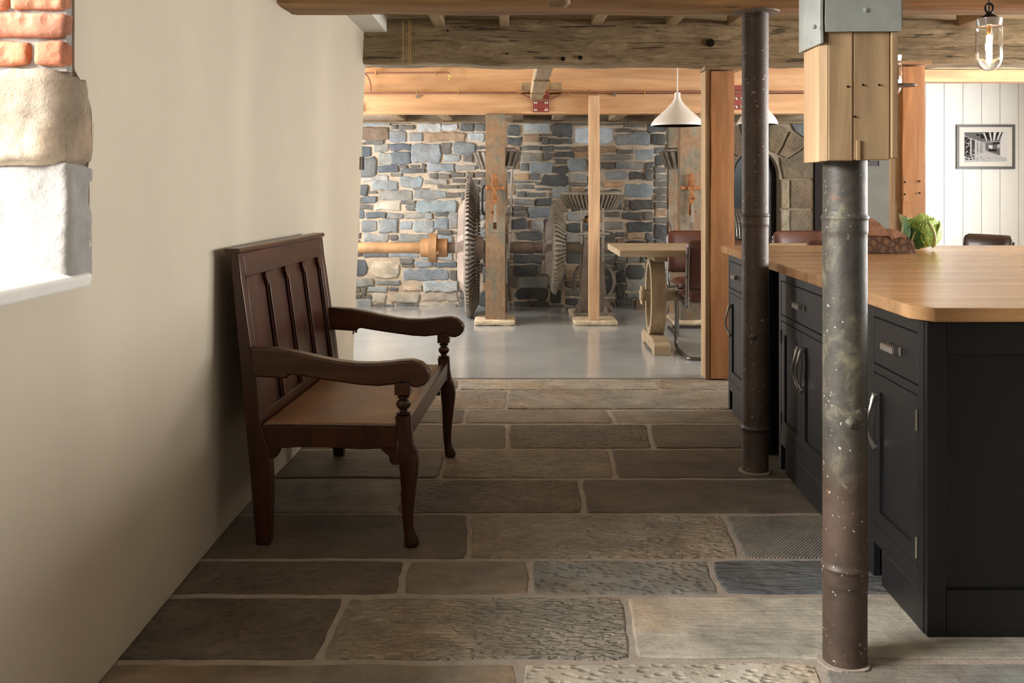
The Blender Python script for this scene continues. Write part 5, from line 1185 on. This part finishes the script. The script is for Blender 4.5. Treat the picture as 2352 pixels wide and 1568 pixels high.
bm = new(); bmesh.ops.create_icosphere(bm, subdivisions=4, radius=cr*.94)
for v in bm.verts: v.co = v.co*(1+.05*noise.noise(v.co*22)); v.co.z *= .95; v.co += cc
obj('head', bm, leaf_mat, cb_, smooth='all')
def leaf(name, az, el, size, flare, m, lift=1.0, roll=0.0, rib=True, droop=0.0):
    """a cupped leaf hugging the head: az/el give the direction of its centre"""
    d_ = Vector((math.cos(el)*math.cos(az), math.cos(el)*math.sin(az), math.sin(el))); up_ = Vector((0, 0, 1)); s_ = d_.cross(up_).normalized(); u_ = s_.cross(d_).normalized()
    s_, u_ = s_*math.cos(roll)+u_*math.sin(roll), u_*math.cos(roll)-s_*math.sin(roll)
    bm = new(); n = 18; V = {}
    for i in range(n+1):
        for j in range(n+1):
            a = -1+2*i/n; b = -1+2*j/n; wdt = .95*math.sqrt(max(.0, 1-((b-.1)/1.12)**2))+.06
            p = s_*(a*wdt*size) + u_*(b*size); q = (d_*cr + p).normalized(); rad_ = cr*lift + flare*max(0, b)**2*size + flare*.5*abs(a)**3*size
            rf = .006*math.sin(a*16+b*5)*(max(abs(a), b))**3 + .0022*noise.noise(Vector((a*9, b*9, az)))
            w = cc + q*(rad_+rf) - Vector((0, 0, droop*b)); w.z = max(w.z, TH1+.001); V[i, j] = bm.verts.new(w)
    for i in range(n):
        for j in range(n): bm.faces.new((V[i,j], V[i+1,j], V[i+1,j+1], V[i,j+1]))
    o = obj(name, bm, m, cb_, smooth='all'); so_ = o.modifiers.new('thickness', 'SOLIDIFY'); so_.thickness = .0012
    if rib:
        bm = new(); pts = []; rr = []
        for j in range(11):
            b = -1.05+1.9*j/10; q = (d_*cr + u_*(b*size)).normalized(); w = cc+q*(cr*lift+flare*max(0, b)**2*size+.002); w.z = max(w.z, TH1+.008); pts.append(w); rr.append(.010*(1-j/11)+.0012)
        tube(bm, pts, rr, 8); obj('leaf_rib', bm, stalk_mat, o, smooth='all', label='pale leaf rib')
leaf('leaf', -PI*.40, .0, cr*1.0, .05, leaf_mat, 1.03, roll=-.35)
leaf('leaf', -PI*.66, -.1, cr*.9, .03, leaf_mat, .99, roll=.35, rib=False)
leaf('leaf', -PI*.45, .85, cr*.85, .06, leaf_mat, 1.0, roll=-1.9, rib=False)
leaf('leaf', -PI*.80, -.45, cr*.8, .10, leaf_dark, 1.02, roll=.5, rib=True)
leaf('leaf', PI*.98, .0, cr*.95, .42, leaf_dark, .98, roll=.1, rib=True)
leaf('leaf', -PI*.10, -.2, cr*.95, .16, leaf_mat, .99, roll=-.2)
leaf('leaf', PI*.35, .1, cr, .06, leaf_mat, .98, rib=False); leaf('leaf', PI*.7, .1, cr, .06, leaf_mat, .98, rib=False)

# ================================================================== SMALL THINGS ON THE WALL END
for (py0, py1, lb) in ((360, 390, 'black metal latch plate on the end of the cream wall at shoulder height'), (752, 766, 'small dark metal stop low on the end of the cream wall')):
    yv = 6.44; zz0, zz1 = Z(py1, yv), Z(py0, yv); xw = wall_x(yv, (zz0+zz1)/2); t = thing('latch_plate', lb, 'hinge', (xw, yv, zz0))
    B('plate', iron, t, xw-.002, xw+.010, yv-.03, yv+.045, zz0, zz1, bev=.002)
    bm = new(); lathe(bm, [(.007, zz0), (.007, zz1)], (xw+.012, yv+.045, 0), 'z', 10); obj('knuckle', bm, black_metal, t)
